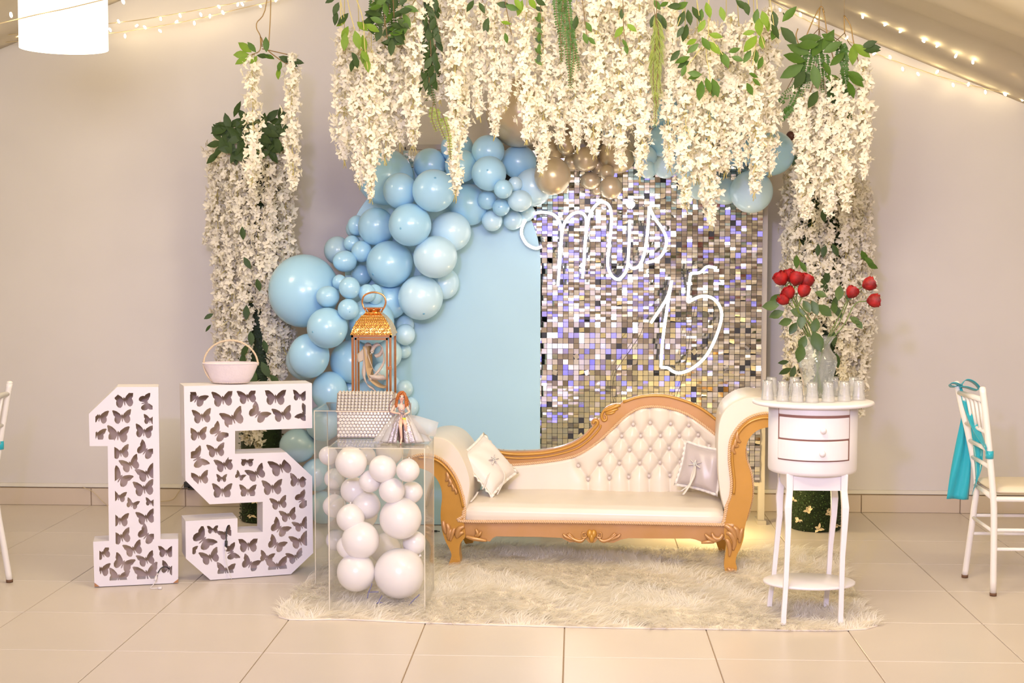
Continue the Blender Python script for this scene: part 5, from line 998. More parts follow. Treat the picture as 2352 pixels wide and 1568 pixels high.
dr = door.build('door_frame', m_cop, lan, False); MB().box((cxl+LW/2-.008, LY0-.008, P(899, 845, LY0)[2]), (.022, .008, .015)).build('clasp', m_cop, dr, False)
m_pane = clear('lantern glass', refl=.9)
MB().box((cxl, LY0, (fz0+fz1)/2), (LW-.04, .002, fz1-fz0-.01)).build('pane', m_pane, lan, False); MB().box((cxl+LW/2-.006, cyl, (fz0+fz1)/2), (.002, LD-.024, fz1-fz0)).build('pane', m_pane, lan, False); MB().box((cxl-LW/2+.006, cyl, (fz0+fz1)/2), (.002, LD-.024, fz1-fz0)).build('pane', m_pane, lan, False)
mb = MB()
for sy_ in (-1, 1): mb.box((cxl, cyl+sy_*(LD/2-.004), zt_l-.004), (LW, .008, .012))
for sx_ in (-1, 1): mb.box((cxl+sx_*(LW/2-.004), cyl, zt_l-.004), (.008, LD, .012))
mb.build('top_frame', m_cop, lan, False)
zr = P(868, 716, cyl)[2]; hr = zr-zt_l; rp_l = [(.5+.03, 0), (.5, .10), (.47, .30), (.40, .55), (.30, .78), (.21, .92), (.185, 1.0)]; V, F = [], []
for k_, t in rp_l: V += [(cxl-k_*LW, cyl-k_*LD, zt_l+.002+hr*t), (cxl+k_*LW, cyl-k_*LD, zt_l+.002+hr*t), (cxl+k_*LW, cyl+k_*LD, zt_l+.002+hr*t), (cxl-k_*LW, cyl+k_*LD, zt_l+.002+hr*t)]
for i in range(len(rp_l)-1):
    for k_ in range(4): F.append((4*i+k_, 4*i+(k_+1) % 4, 4*i+4+(k_+1) % 4, 4*i+4+k_))
F.append(tuple(4*(len(rp_l)-1)+i for i in range(4))); mk('roof', V, F, m_ham, lan, False)
# hammered dimples as small raised studs on the two faces in view
mb = MB(); 
for i in range(7):
    t = .06+i*.125; k_ = float(np.interp(t, [b for _, b in rp_l], [a for a, _ in rp_l]))
    for j in range(15):
        x_ = (-1+2*(j+.5*(i % 2)+.25)/15); 
        if abs(x_) < .97: mb.ball((cxl+x_*k_*LW, cyl-k_*LD-.0005, zt_l+.002+hr*t), (.0048, .0022, .0048), 6, 4)
tag(mb.build('hammered_dimples', m_cop, lan), kind='stuff')
zcp = zr+.004; MB().lathe((cxl, cyl, zr-.002), [(.020, 0), (.024, .003), (.033, .010), (.034, .018), (.012, .019)], 24).build('vent_cap', m_cop, lan)
bevel(MB().box((cxl, cyl, zr+.02), (LW*.50, LD*.5, .005)).build('top_plate', m_cop, lan, False), .001, 1)
hw = LW*.30; hq = [(-hw*.62, zr+.0), (-hw*.92, zr+.03), (-hw*.98, zr+.055), (-hw*.75, zr+.082), (0, zr+.095), (hw*.75, zr+.082), (hw*.98, zr+.055), (hw*.92, zr+.03), (hw*.62, zr+.0)]
MB().tube(cr([(cxl+a, cyl, b) for a, b in hq], 6), .0042, 8).build('carrying_handle', m_cop, lan)
# heeled sandal standing toe-down in the lantern
m_sand = mat('champagne glitter strap', (.72, .58, .48), .4, metal=.3, bump=.4, bscale=300); m_ins = mat('tan insole', (.62, .40, .20), .6); m_heel = mat('champagne heel', (.66, .52, .36), .4, metal=.3)
SHY = cyl-.01
def q6(x, y, dy=0.): return P(600+x/3.563, 560+y/3.563, SHY+dy)
shoe = empty('sandal', q6(900, 1200), 'champagne strappy heeled sandal propped upright inside the copper lantern', 'sandal')
sole = [(845, 840), (880, 822), (915, 835), (908, 900), (930, 980), (960, 1060), (1010, 1110), (1020, 1190), (960, 1200), (890, 1180), (850, 1130), (838, 1060), (850, 980), (850, 900)]
mb = MB(); c1_ = cr([q6(870, 845), q6(880, 940), q6(885, 1030), q6(905, 1110), q6(960, 1165), q6(1015, 1180)], 6); n_ = len(c1_); wd = [.026+.010*math.sin(PI*min(1, i/n_*1.1)) for i in range(n_)]
V = []; 
for i, p in enumerate(c1_): V += [p+np.array([-.012*(1-i/n_), -wd[i], .0]), p+np.array([.014*(1-i/n_)+.004, wd[i]*.6, .004]), p+np.array([.012, wd[i]*.6, .010]), p+np.array([-.020*(1-i/n_), -wd[i], .006])]
F = [(0, 1, 2, 3)]
for i in range(n_-1):
    for k_ in range(4): F.append((4*i+k_, 4*i+4+k_, 4*i+4+(k_+1) % 4, 4*i+(k_+1) % 4))
F.append((4*n_-1, 4*n_-2, 4*n_-3, 4*n_-4)); MB().add(V, F).build('sole', m_ins, shoe)
hp = [(780, 910), (800, 970), (860, 945), (850, 870), (860, 830), (840, 850)]; pp = [q6(x, y) for x, y in hp]; bevel(MB().prism([(p[0], p[2]) for p in pp], lambda u, d, z: np.array([u, d, z]), SHY-.022, SHY+.018).build('heel', m_heel, shoe, False), .004, 2)
def strap(pts, w, name='strap'):
    q = cr([q6(x, y, dy) for x, y, dy in pts], 6); V = []; [V.extend([p+np.array([-w*.35, -.0, w*.5]), p+np.array([w*.35, 0, -w*.5])]) for p in q]; n = len(q); so = mk(name, V, [(2*i, 2*i+1, 2*i+3, 2*i+2) for i in range(n-1)], m_sand, shoe).modifiers.new('t', 'SOLIDIFY'); so.thickness = .003
strap([(855, 850, -.02), (850, 930, -.022), (845, 1010, -.025), (840, 1080, -.025), (870, 1150, -.02), (930, 1190, -.01)], .024, 'side_band'); strap([(890, 1090, -.03), (950, 1095, -.035), (1015, 1090, -.03)], .024); strap([(880, 1120, -.03), (960, 1040, -.03), (1005, 960, -.02), (1000, 890, 0), (985, 850, .005)], .011); strap([(870, 900, -.02), (900, 990, -.03), (940, 1050, -.03), (1000, 1085, -.03)], .011)
strap([(900, 890, -.01), (925, 840, 0), (960, 822, .005), (990, 850, .005), (975, 900, .005), (930, 920, .0)], .016, 'ankle_strap'); strap([(850, 850, -.02), (870, 822, 0), (905, 830, .015), (912, 880, .015)], .016, 'heel_cup')
mb = MB(); mb.ball(q6(905, 890, -.02), .006, 8, 5); [mb.ball(q6(895+8*k_, 900-6*k_, -.02), .003, 6, 4) for k_ in range(4)]; mb.build('crystal_buckle', m_gem, shoe)
# ================================================================== crystal casket
m_cas = mat('silver casket', (.50, .46, .44), .25, metal=.9); m_cry = mat('crystal stud', (.96, .94, .90), .12, metal=.7)
KY = SY0+.16 if SY0+.16 < SY1-.14 else SY1-.16
KY = G(773, 1005, SH+.004)[1]; kx0 = P(774, 980, KY)[0]; kx1 = P(907, 980, KY)[0]; kd = min(.16, SY1-KY-.01); kz = SH+.003; kh = P(800, 945, KY)[2]-kz; khl = P(800, 901, KY+kd*.6)[2]-kz
cas = empty('crystal_casket', ((kx0+kx1)/2, KY+kd/2, kz), 'sparkling crystal studded casket with peaked lid on the shorter plinth', 'casket')
bevel(MB().box(((kx0+kx1)/2, KY+kd/2, kz+kh/2), (kx1-kx0, kd, kh)).build('body', m_cas, cas, False), .003, 2)
lid = [(KY-.004, kz+kh+.002), (KY+kd+.004, kz+kh+.002), (KY+kd*.62, kz+khl), (KY+kd*.38, kz+khl)]
lo_ = bevel(MB().prism([(y, z) for y, z in lid], lambda u, d, z: np.array([d, u, z]), kx0-.004, kx1+.004).build('lid', m_cas, cas, False), .003, 2)
stud = MB(); r_ = .0080; nx = int((kx1-kx0)/(2*r_)); nz_ = int(kh/(2*r_*.87))
for j in range(nz_):
    for i in range(nx-(j % 2)): stud.ball((kx0+(i+.5+.5*(j % 2))*2*r_, KY-.001, kz+.005+(j+.5)*kh/nz_*.95), (r_*.95, .004, r_*.95), 6, 4)
tag(stud.build('crystal_studs', m_cry, cas, False), kind='stuff'); stud = MB(); a = np.array([KY-.004, kz+kh+.002]); b = np.array([KY+kd*.38, kz+khl]); Ls = np.linalg.norm(b-a); nl = int(Ls/(2*r_*.9))
for j in range(nl):
    p = a+(b-a)*(j+.5)/nl
    for i in range(nx): stud.ball((kx0+(i+.5)*2*r_, p[0]-.002, p[1]+.002), (r_*.95, r_*.8, r_*.8), 6, 4)
for i in range(nx):
    for j in range(3): stud.ball((kx0+(i+.5)*2*r_, b[0]+(j+.5)*kd*.24/3, b[1]+.002), r_*.9, 6, 4)
tag(stud.build('crystal_studs', m_cry, lo_, False), kind='stuff'); MB().box(((kx0+kx1)/2, KY-.005, kz+kh+.001), (kx1-kx0+.006, .006, .005)).build('gold_band', m_bead, cas, False)
# ================================================================== doll
m_skin = mat('doll skin', (.80, .50, .38), .45, sub=.1); m_hair = mat('auburn doll hair', (.42, .12, .02), .4, bump=.5, bscale=200); m_gown = mat('silver glitter gown', (.50, .45, .46), .3, metal=.5, bump=.5, bscale=120, var=.2, scale=60); m_tul = mat('sheer grey tulle', (.72, .66, .60), .5, trans=.5); m_tulc = clear('clear tulle', tint=(.93, .91, .88), refl=.4, rough=.3, body=.28)
m_eye = mat('doll eye', (.06, .03, .02), .3); m_lip = mat('doll lips', (.60, .14, .14), .4); m_lime = mat('lime ribbon', (.52, .60, .03), .5)
DY = G(921, 1020, SH+.004)[1]
def dq(x, y, dy=0.): return P(840+x/9.8, 880+y/9.8, DY+dy)
doll = empty('doll', (dq(830, 1350)[0], DY+.05, SH+.003), 'red-haired doll in a silver tulle gown seated before the crystal casket', 'doll')
# body: one skinned figure
J = {'pelvis': (830, 800, .055), 'waist': (815, 680, .06), 'chest': (800, 540, .06), 'neck': (805, 430, .058), 'head': (812, 330, .052), 'headt': (818, 235, .056), 'sl': (655, 490, .058), 'el': (575, 650, .05), 'hl': (740, 680, .03), 'sr': (905, 490, .058), 'er': (985, 640, .05), 'hr': (890, 700, .03),
     'k1': (885, 900, -.005), 'a1': (905, 1070, .02), 'k2': (780, 960, -.012), 'a2': (805, 1240, .005), 't2': (785, 1365, -.012), 'hip1': (860, 830, .045), 'hip2': (800, 830, .045)}
R_ = {'pelvis': .016, 'waist': .0105, 'chest': .0135, 'neck': .0052, 'head': .0155, 'headt': .0165, 'sl': .0068, 'el': .0052, 'hl': .0036, 'sr': .0068, 'er': .0052, 'hr': .0036, 'k1': .0085, 'a1': .0055, 'k2': .0085, 'a2': .005, 't2': .0032, 'hip1': .0115, 'hip2': .0115}
Ed = [('pelvis', 'waist'), ('waist', 'chest'), ('chest', 'neck'), ('neck', 'head'), ('head', 'headt'), ('chest', 'sl'), ('sl', 'el'), ('el', 'hl'), ('chest', 'sr'), ('sr', 'er'), ('er', 'hr'), ('pelvis', 'hip1'), ('hip1', 'k1'), ('k1', 'a1'), ('pelvis', 'hip2'), ('hip2', 'k2'), ('k2', 'a2'), ('a2', 't2')]
nm = list(J); pos = [dq(*J[k_]) for k_ in nm]
# hands: five short tapering fingers on each wrist
fing = []
for h_, base in (('hl', np.array([1, -.15, -.1])), ('hr', np.array([-.7, -.2, -.5]))):
    for k_ in range(5):
        p = pos[nm.index(h_)]; d = base+np.array([0, -.1, (k_-2)*.28]) if k_ < 4 else base*.4+np.array([0, -.2, .7]); d = d/np.linalg.norm(d); L_ = (.0085, .0098, .010, .009, .0065)[k_]; fing.append((h_, p+d*L_*.6, p+d*L_+np.array([0, 0, -.001])))
me = bpy.data.meshes.new('body'); o0 = origin_of(doll); VV = [p-o0 for p in pos]; EE = [(nm.index(a), nm.index(b)) for a, b in Ed]; RR = [R_[k_] for k_ in nm]
for h_, p1, p2 in fing: i_ = len(VV); VV += [p1-o0, p2-o0]; RR += [.0014, .0011]; EE += [(nm.index(h_), i_), (i_, i_+1)]
me.from_pydata([tuple(v) for v in VV], EE, []); me.materials.append(m_skin); bo = bpy.data.objects.new('body', me); C.objects.link(bo); bo.parent = doll; bo.modifiers.new('skin', 'SKIN')
lay = me.skin_vertices[0].data if me.skin_vertices else None
if lay is None:
    import bmesh; bm_ = bmesh.new(); bm_.from_mesh(me); bm_.verts.layers.skin.verify(); bm_.to_mesh(me); bm_.free(); lay = me.skin_vertices[0].data
for i_, r in enumerate(RR): lay[i_].radius = (r, r); lay[i_].use_root = (i_ == 0)
ss = bo.modifiers.new('sub', 'SUBSURF'); ss.levels = 2; ss.render_levels = 2; [setattr(p, 'use_smooth', True) for p in me.polygons]
hc = dq(815, 300, .053)
fx = dq(812, 318, .036)
for sg, (ex_, ey_) in ((-1, (778, 300)), (1, (852, 308))): MB().ball(dq(ex_, ey_, .0385), (.0034, .0016, .0024), 8, 6).build('eye', m_eye, doll)
MB().ball(dq(814, 335, .036), (.0018, .003, .0028), 8, 6).build('nose', m_skin, doll); MB().ball(dq(812, 358, .0395), (.0032, .0016, .0013), 8, 6).build('mouth', m_lip, doll)
# hair: locks falling from the crown
hr_ = MB(); hr_.ball(dq(812, 268, .060), (.0215, .0185, .0195), 14, 10)
rng = np.random.default_rng(4)
for k_ in range(30):
    sg = -1 if k_ % 2 else 1; a = rng.uniform(0, 1); top = dq(815+sg*10, 180, .05+.02*a); s_ = dq(812+sg*(85+25*a), 300+20*a, .042+.025*a); m_ = dq(805+sg*(95+35*a), 420, .045+.02*a); e_ = dq(800+sg*(100+60*a*rng.uniform(.5, 1.2)), 500+rng.uniform(-30, 50), .04+.02*a); hr_.tube(cr([top, s_, m_+np.array([rng.normal(0, .001), 0, 0]), e_], 5), [.0045]*5+[.0055]*6+[.0045]*4+[.0018], 6)
for k_ in range(8): hr_.tube(cr([dq(850, 185, .05), dq(790-8*k_, 215+4*k_, .040), dq(745-6*k_, 280+6*k_, .043), dq(725-6*k_, 380, .048)], 5), [.004]*8+[.0045]*7+[.002], 6)
hr_.build('hair', m_hair, doll)
# gown: bodice and gathered skirt with a front slit, sheer overskirt
MB().lathe(dq(818, 800, .058), [(.0185, -.004), (.0125, .012), (.0135, .020), (.0155, .028), (.0145, .033)], 18, sy=.85).build('bodice', m_gown, doll)
def skirt(name, c, z0, r0, z1, rx1, ry1, t0, t1, wv, nw, m, ox=0.):
    def f(a, b): t = t0+(t1-t0)*a; k_ = b**.8; w = 1+wv*math.sin(t*nw+.6*math.sin(3*t))*b; rx = r0+(rx1-r0)*k_; ry = r0+(ry1-r0)*k_; return (c[0]+ox*b+rx*math.cos(t)*w, c[1]+ry*math.sin(t)*w, z0+(z1-z0)*b**1.15)
    so = MB().grid(f, 120, 14).build(name, m, doll).modifiers.new('t', 'SOLIDIFY'); so.thickness = .0008
wc = dq(822, 690, .055); zf = SH+.007
skirt('skirt', wc, wc[2], .014, zf, .094, .052, -PI/2+.16, 1.5*PI-.22, .07, 19, m_gown)
skirt('overskirt', wc+np.array([0, .012, 0]), wc[2], .016, zf+.004, .128, .062, -PI/2+.55, 1.5*PI-.5, .05, 13, m_tulc)
v0, v1, v2, v3 = dq(960, 690, .06), dq(1180, 735, .05), dq(1640, 870, .03), dq(1560, 1200, .02)
q_ = [[dq(970, 700, .06), dq(1180, 735, .05), dq(1400, 800, .035), dq(1640, 875, .03)], [dq(1010, 860, .05), dq(1200, 930, .035), dq(1400, 1000, .02), dq(1600, 1040, .02)], [dq(1060, 1050, .04), dq(1230, 1120, .03), dq(1400, 1170, .02), dq(1560, 1200, .02)]]
V = [p for r in q_ for p in r]; so = mk('veil', V, [(r*4+i, r*4+i+1, r*4+i+5, r*4+i+4) for r in range(2) for i in range(3)], m_tulc, doll).modifiers.new('t', 'SOLIDIFY'); so.thickness = .0006
mb = MB(); [mb.ball(dq(x, y, .028), .0042, 8, 5) for x, y in ((800, 600), (840, 610), (870, 600), (820, 650), (860, 660), (880, 720), (900, 740), (860, 740), (725, 545))]; mb.build('bouquet', m_gown, doll); MB().prism([tuple(dq(x, y, .024)[[0, 2]]) for x, y in ((815, 770), (900, 775), (915, 880), (880, 880))], lambda u, d, z: np.array([u, d, z]), DY+.022, DY+.024).build('ribbon', m_lime, doll, False)
m_wirec = mat('dark wire chair', (.22, .12, .12), .5)
MB().tube(cr([dq(545, 690, .08), dq(530, 560, .085), dq(560, 430, .09), dq(640, 350, .09), dq(800, 330, .095), dq(940, 360, .09), dq(990, 450, .09), dq(1000, 560, .085), dq(975, 660, .08)], 5), .0022, 6).build('chair_back', m_wirec, doll); 
MB().lathe((wc[0], wc[1]+.012, SH+.006), [(.018, 0), (.018, wc[2]-SH-.05), (.004, wc[2]-SH-.049)], 16).build('seat_support', m_wirec, doll)
MB().ball(dq(788, 1375, .012), (.003, .006, .002), 8, 5).build('shoe', m_lip, doll)
# ================================================================== white oval side table
m_tab = mat('white painted wood', (.82, .78, .79), .4, var=.03, scale=5)
m_gap = mat('dark drawer gap', (.25, .12, .10), .8)
TY = 6.36; fl_, fr_ = G(1799, 1440), G(1930, 1437); tcx = P(1863, 1000, TY)[0]; tyf, tyb = fl_[1], G(1767, 1398)[1]; tcy = (tyf+tyb)/2
TZ = P(1863, 920, tcy-.02)[2]; zc0 = P(1863, 1096, tcy-.2)[2]; crx = (P(1965, 1000, tcy)[0]-P(1762, 1000, tcy)[0])/2; cry = .185; trx = (P(2002, 920, tcy)[0]-P(1723, 920, tcy)[0])/2; tr_y = .225
tab = empty('side_table', (tcx, tcy, 0), 'white oval side table with drawers and slim legs standing at the rug corner', 'side table')
MB().lathe((tcx, tcy, TZ), [(trx-.012, -.018), (trx-.002, -.014), (trx, -.008), (trx-.003, -.002), (trx-.010, 0)], 64, sy=tr_y/trx).build('table_top', m_tab, tab)
MB().lathe((tcx, tcy, zc0), [(crx-.012, -.002), (crx-.003, .003), (crx, .014), (crx, TZ-.018-zc0)], 64, sy=cry/crx).build('cabinet', m_tab, tab)
def dq_(px, py):  # front face position of the cabinet
    return P(px, py, tcy-cry)
def drawer(x0, x1, ytop, ybot, name, d):
    u0, u1 = dq_(x0, 1000)[0], dq_(x1, 1000)[0]; z1, z0 = dq_(1862, ytop)[2], dq_(1862, ybot)[2]; n = 24; V, F = [], []
    for i in range(n+1):
        u = u0+(u1-u0)*i/n; y = tcy-cry*math.sqrt(max(0, 1-((u-tcx)/crx)**2)); V += [(u, y-d, z0), (u, y-d, z1), (u, y+.01, z0), (u, y+.01, z1)]
    for i in range(n): a = 4*i; F += [(a, a+4, a+5, a+1), (a+1, a+5, a+7, a+3), (a, a+2, a+6, a+4)]
    F += [(0, 1, 3, 2), (4*n, 4*n+2, 4*n+3, 4*n+1)]; return bevel(MB().add(V, F).build(name, m_tab if name != 'drawer_gap' else m_gap, tab, False), .002, 1) if name != 'drawer_gap' else MB().add(V, F).build(name, m_gap, tab, False)
x0, x1 = 1794, 1957
drawer(x0, x1, 931, 1061, 'drawer_gap', .0012); drawer(x0+1, x1-1, 931, 955, 'fascia', .004)
d1 = drawer(x0+2, x1-2, 961, 1010, 'drawer', .006); d2 = drawer(x0, x1-4, 1014, 1058, 'drawer', .009)
for dd, px, py in ((d1, 1890, 988), (d2, 1888, 1041)):
    k_ = P(px, py, tcy-cry-.012); MB().lathe((0, 0, 0), [(.006, 0), (.006, .008), (.012, .014), (.0135, .02), (.010, .026), (.002, .028)], 18)
    mb = MB().lathe((0, 0, 0), [(.006, 0), (.006, .006), (.012, .012), (.0135, .018), (.010, .024), (.002, .026)], 18); V = np.array(mb.V); V = np.stack([V[:, 0]+k_[0], -V[:, 2]+k_[1]+.006, V[:, 1]+k_[2]], 1); mk('knob', V, mb.F, m_tab, dd)
m_smudge = mat('rubbed patch', (.74, .66, .62), .6)
legs = [(fl_, -1, -1), (fr_, 1, -1), (np.array([G(1767, 1398)[0], tyb, 0]), -1, 1), (np.array([G(1893, 1394)[0], tyb, 0]), 1, 1)]
for p, sx_, sy_ in legs:
    xt = tcx+sx_*(crx-.075); yt = tcy+sy_*(cry-.06); pr = [(zc0+.004, xt, yt, .030), (zc0-.07, xt, yt, .027), (zc0-.14, xt+sx_*.006, yt+sy_*.004, .030), (zc0-.22, xt+sx_*.004, yt+sy_*.004, .025), (.30, xt+(p[0]-xt)*.35, yt+(p[1]-yt)*.35, .022), (.16, xt+(p[0]-xt)*.6, yt+(p[1]-yt)*.6, .021), (.05, xt+(p[0]-xt)*.95, yt+(p[1]-yt)*.95, .022), (.012, p[0], p[1], .023)]
    V, F = [], []
    for z, x, y, w in pr: h_ = w/2; V += [(x-h_, y-h_, z), (x+h_, y-h_, z), (x+h_, y+h_, z), (x-h_, y+h_, z)]
    for i in range(len(pr)-1):
        for k_ in range(4): F.append((4*i+k_, 4*i+4+k_, 4*i+4+(k_+1) % 4, 4*i+(k_+1) % 4))
    F += [(0, 1, 2, 3), tuple(4*(len(pr)-1)+k_ for k_ in (3, 2, 1, 0))]; bevel(MB().add(V, F).build('leg', m_tab, tab, False), .003, 2)
za = zc0-.036; ax_, ay_ = crx-.075, cry-.06
for c, d in (((tcx, tcy-ay_, za), (2*ax_-.03, .016, .062)), ((tcx, tcy+ay_, za), (2*ax_-.03, .016, .062)), ((tcx-ax_, tcy, za), (.016, 2*ay_-.03, .062)), ((tcx+ax_, tcy, za), (.016, 2*ay_-.03, .062))): MB().box(c, d).build('apron', m_tab, tab, False)
sz = P(1858, 1335, tcy)[2]; srx = (P(1963, 1335, tcy)[0]-P(1752, 1335, tcy)[0])/2
MB().lathe((P(1858, 1335, tcy)[0], tcy, sz), [(srx-.004, -.006), (srx, -.003), (srx, .003), (srx-.004, .006)], 56, sy=.75).build('lower_shelf', m_tab, tab)
# ---- upturned tumblers
m_gl = clear('tumbler glass', tint=(1, 1, .99), refl=1.8, rough=.08, body=.17, glass=.12)
GLS = [(1763, 918, 0, 'upturned glass tumbler at the table edge over the settee arm'), (1772, 910, 1, 'upturned glass tumbler behind the one over the settee arm'), (1798, 921, 0, 'upturned glass tumbler second along the table front from the settee'), (1825, 910, 1, 'upturned glass tumbler half hidden behind the third one, beside the vase'), (1831, 923, 0, 'upturned glass tumbler third along the table front from the settee'),
       (1865, 924, 0, 'upturned glass tumbler at the middle of the table front, before the vase'), (1902, 923, 0, 'upturned glass tumbler just past the vase middle, before its foot'), (1939, 921, 0, 'upturned glass tumbler second from the bare wall end of the table'), (1972, 918, 0, 'upturned glass tumbler at the bare wall end of the table'), (1961, 910, 1, 'upturned glass tumbler behind the one at the bare wall end'), (1914, 909, 1, 'upturned glass tumbler standing behind the vase foot')]
gp = [(.0275, .0), (.0285, .002), (.0265, .02), (.0225, .048), (.0218, .056), (.0222, .066), (.0212, .086), (.0195, .0865), (.0190, .070), (.0195, .062), (.0202, .048), (.0242, .02), (.0262, .002)]
mb = MB().lathe((0, 0, 0), gp, 36, wave=lambda i, t: (.035*math.cos(12*t) if 2 <= i <= 4 or 10 <= i <= 11 else 0), cap=False); nn_ = len(mb.V); mb.V.append((0, 0, .0865)); mb.F += [(nn_, 7*36+k_, 7*36+(k_+1) % 36) for k_ in range(36)]; mb.V.append((0, 0, .070)); mb.F += [(nn_+1, 8*36+(k_+1) % 36, 8*36+k_) for k_ in range(36)]
gme = mesh_np('tumbler', mb.V, mb.F, m_gl)
for x, y, b, lab in GLS:
    o = bpy.data.objects.new('tumbler', gme); C.objects.link(o); p = G(x, y, TZ+.001); o.location = p; o.rotation_euler = (0, 0, random.uniform(0, 3)); tag(o, lab, 'glass', 'upturned tumblers on the side table')
# ---- vase of roses
m_vase = clear('vase glass', tint=(.97, .985, .97), refl=1.2, rough=.04, body=.08, glass=.06)
vc = G(1877, 911, TZ+.001); vs = SC(vc[1]); vh = P(1877, 772, vc[1])[2]-vc[2]
vp = [(.020*1.3, 0), (.055, .004), (.058, .02), (.064, .10), (.078, .17), (.084, .21), (.080, .25), (.062, .285), (.052, .31), (.053, .33), (.066, .36), (.074, .375)]; vp = [(r, z*vh/.375) for r, z in vp]
full = vp+[(r-.004, z) for r, z in vp[::-1]][:-1]+[(.016, .012)]
vase = tag(MB().lathe(vc, full, 40, wave=lambda i, t: (.07*math.cos(9*t) if i in (11, 12) else (.025*math.cos(14*t) if i in (3, 4, 5, 6, 17, 18, 19, 20) else 0))).build('vase', m_vase, at=vc), 'clear cut glass vase of red roses on the side table', 'vase')
m_rose_ = mat('red rose petal', (.36, .003, .004), .6, var=.6, scale=30); m_rst = mat('rose stem', (.11, .16, .03), .5); m_rleaf = mat('rose leaf', (.06, .11, .02), .45, var=.3, scale=25, trans=.2)
rleaf = leaf_mesh(m_rleaf, .07, .042)
def rose(x, y, dirdeg, size, foot, label, lv, dy=0.):
    Y = vc[1]+dy; top = P(x, y, Y); a = math.radians(dirdeg); d = np.array([math.cos(a), -.15, math.sin(a)]); d /= np.linalg.norm(d); base = top-d*size*.9
    root = empty('red_rose', base, label, 'rose', 'red roses in the vase'); R = np.array(Vector(d.tolist()).to_track_quat('Z', 'Y').to_matrix()); mb = MB()
    mb.lathe((0, 0, 0), [(.003, 0), (.66*size, .35*size), (.72*size, .9*size), (.5*size, 1.4*size), (.1*size, 1.5*size)], 14)
    V = (np.array(mb.V))@R.T+base; bl = mk('bloom', V, mb.F, m_rose_, root)
    rng = np.random.default_rng(int(x+y))
    for ring, (k_, r0, op, hh) in enumerate([(4, .55, .02, 1.8), (5, .78, .05, 1.75), (5, .92, .16, 1.55)]):
        for i in range(k_):
            t0 = 2*PI*i/k_+ring*.7; 
            def pf(u, v): t = t0+(u-.5)*2.0*(1-.25*v*v); r = size*(r0*(.2+.8*math.sin(min(1., v*1.6)*PI/2)-.22*max(0, v-.55))+op*max(0, v-.6)**1.2*1.6*(1-.3*abs(u-.5))); z = size*hh*(v-.10*(2*u-1)**2*v); return (r*math.cos(t), r*math.sin(t), z)
            g = MB().grid(pf, 7, 6); V = np.array(g.V)@R.T+base; mk('petal', V, g.F, m_rose_, bl)
    mb = MB()
    for i in range(5):
        t = 2*PI*i/5; e = np.array([math.cos(t), math.sin(t), 0]); mb.add([tuple((R@q)+base) for q in (e*.003+np.array([0, 0, -.002]), e*size*.5+np.array([-.25*e[1], .25*e[0], 0])*size*.5+np.array([0, 0, -.05*size]), e*size*1.0+np.array([0, 0, -.15*size]), e*size*.5-np.array([-.25*e[1], .25*e[0], 0])*size*.5+np.array([0, 0, -.05*size]))], [(0, 1, 2, 3)])
    mb.build('sepals', m_rst, root); neck = np.array([vc[0]+foot[0]*.9, vc[1]+foot[1]*.5, vc[2]+vh*.86]); ft = np.array([vc[0]-foot[0]*.8, vc[1]-foot[1]*.6, vc[2]+.018])
    q = cr([base, base-d*.05+np.array([0, 0, -.01]), (base*.4+neck*.6)+np.array([0, 0, .0]), neck, (neck+ft)/2, ft], 6); MB().tube(q, .0028, 6).build('stem', m_rst, root)
    for (lx, ly, la, ls) in lv:
        o = bpy.data.objects.new('leaf', rleaf); C.objects.link(o); o.parent = root; p = P(lx, ly, Y-.03); o.location = p-origin_of(root); a = math.radians(la); dd = Vector((math.cos(a), random.uniform(-.3, .1), -math.sin(a))).normalized(); up = Vector((random.uniform(-.3, .3), -1, random.uniform(0, .4))); yv = up.cross(dd).normalized(); o.rotation_euler = Matrix((dd, yv, dd.cross(yv))).transposed().to_euler(); o.scale = (ls,)*3
rs = .034
rose(1794, 640, 125, rs*1.05, (-.03, -.01), 'red rose furthest towards the sequin wall, upper left of the clump', [(1790, 675, 130, .9), (1800, 715, 160, 1.), (1815, 712, 15, 1.)], .0)
rose(1812, 633, 105, rs*.95, (-.02, .02), 'red rose at the back of the clump, behind two front blooms', [(1830, 740, 120, .9)], .05)
rose(1829, 640, 80, rs*1.05, (-.012, -.02), 'red rose highest in the middle of the clump', [(1845, 690, 60, .9), (1842, 720, 95, 1.)], -.01)
rose(1851, 645, 62, rs*1.08, (.0, .0), 'red rose on the inner side of the clump facing the two outstretched ones', [(1865, 690, 70, 1.), (1872, 670, 20, .8)], .01)
rose(1812, 672, 120, rs*.9, (-.025, -.02), 'red rose in the lower middle row of the clump', [(1820, 735, 165, .9), (1850, 770, 110, 1.)], -.05)
rose(1800, 687, 140, rs*.9, (-.03, .0), 'lowest red rose of the clump, drooping to the side', [(1790, 700, 175, 1.1)], -.04)
rose(1846, 668, 75, rs*.92, (-.005, -.03), 'red rose low in front of the clump above the vase mouth', [(1842, 790, 100, 1.2), (1868, 760, 70, 1.4), (1880, 700, 40, 1.1), (1876, 730, 100, 1.)], -.06)
rose(1957, 671, 60, rs*.92, (.03, -.01), 'lower red rose of the pair stretching towards the bare wall', [(1925, 690, -80, 1.), (1918, 720, -100, .8)], -.01)
rose(1996, 652, 25, rs*1.0, (.035, .01), 'upper outstretched red rose towards the bare wall', [(1945, 690, -60, .8)], .02)
rose(2007, 690, 5, rs*1.0, (.04, .0), 'outermost red rose, lowest of the three towards the bare wall', [(1952, 728, 30, .8), (1965, 735, 50, .7)], -.02)
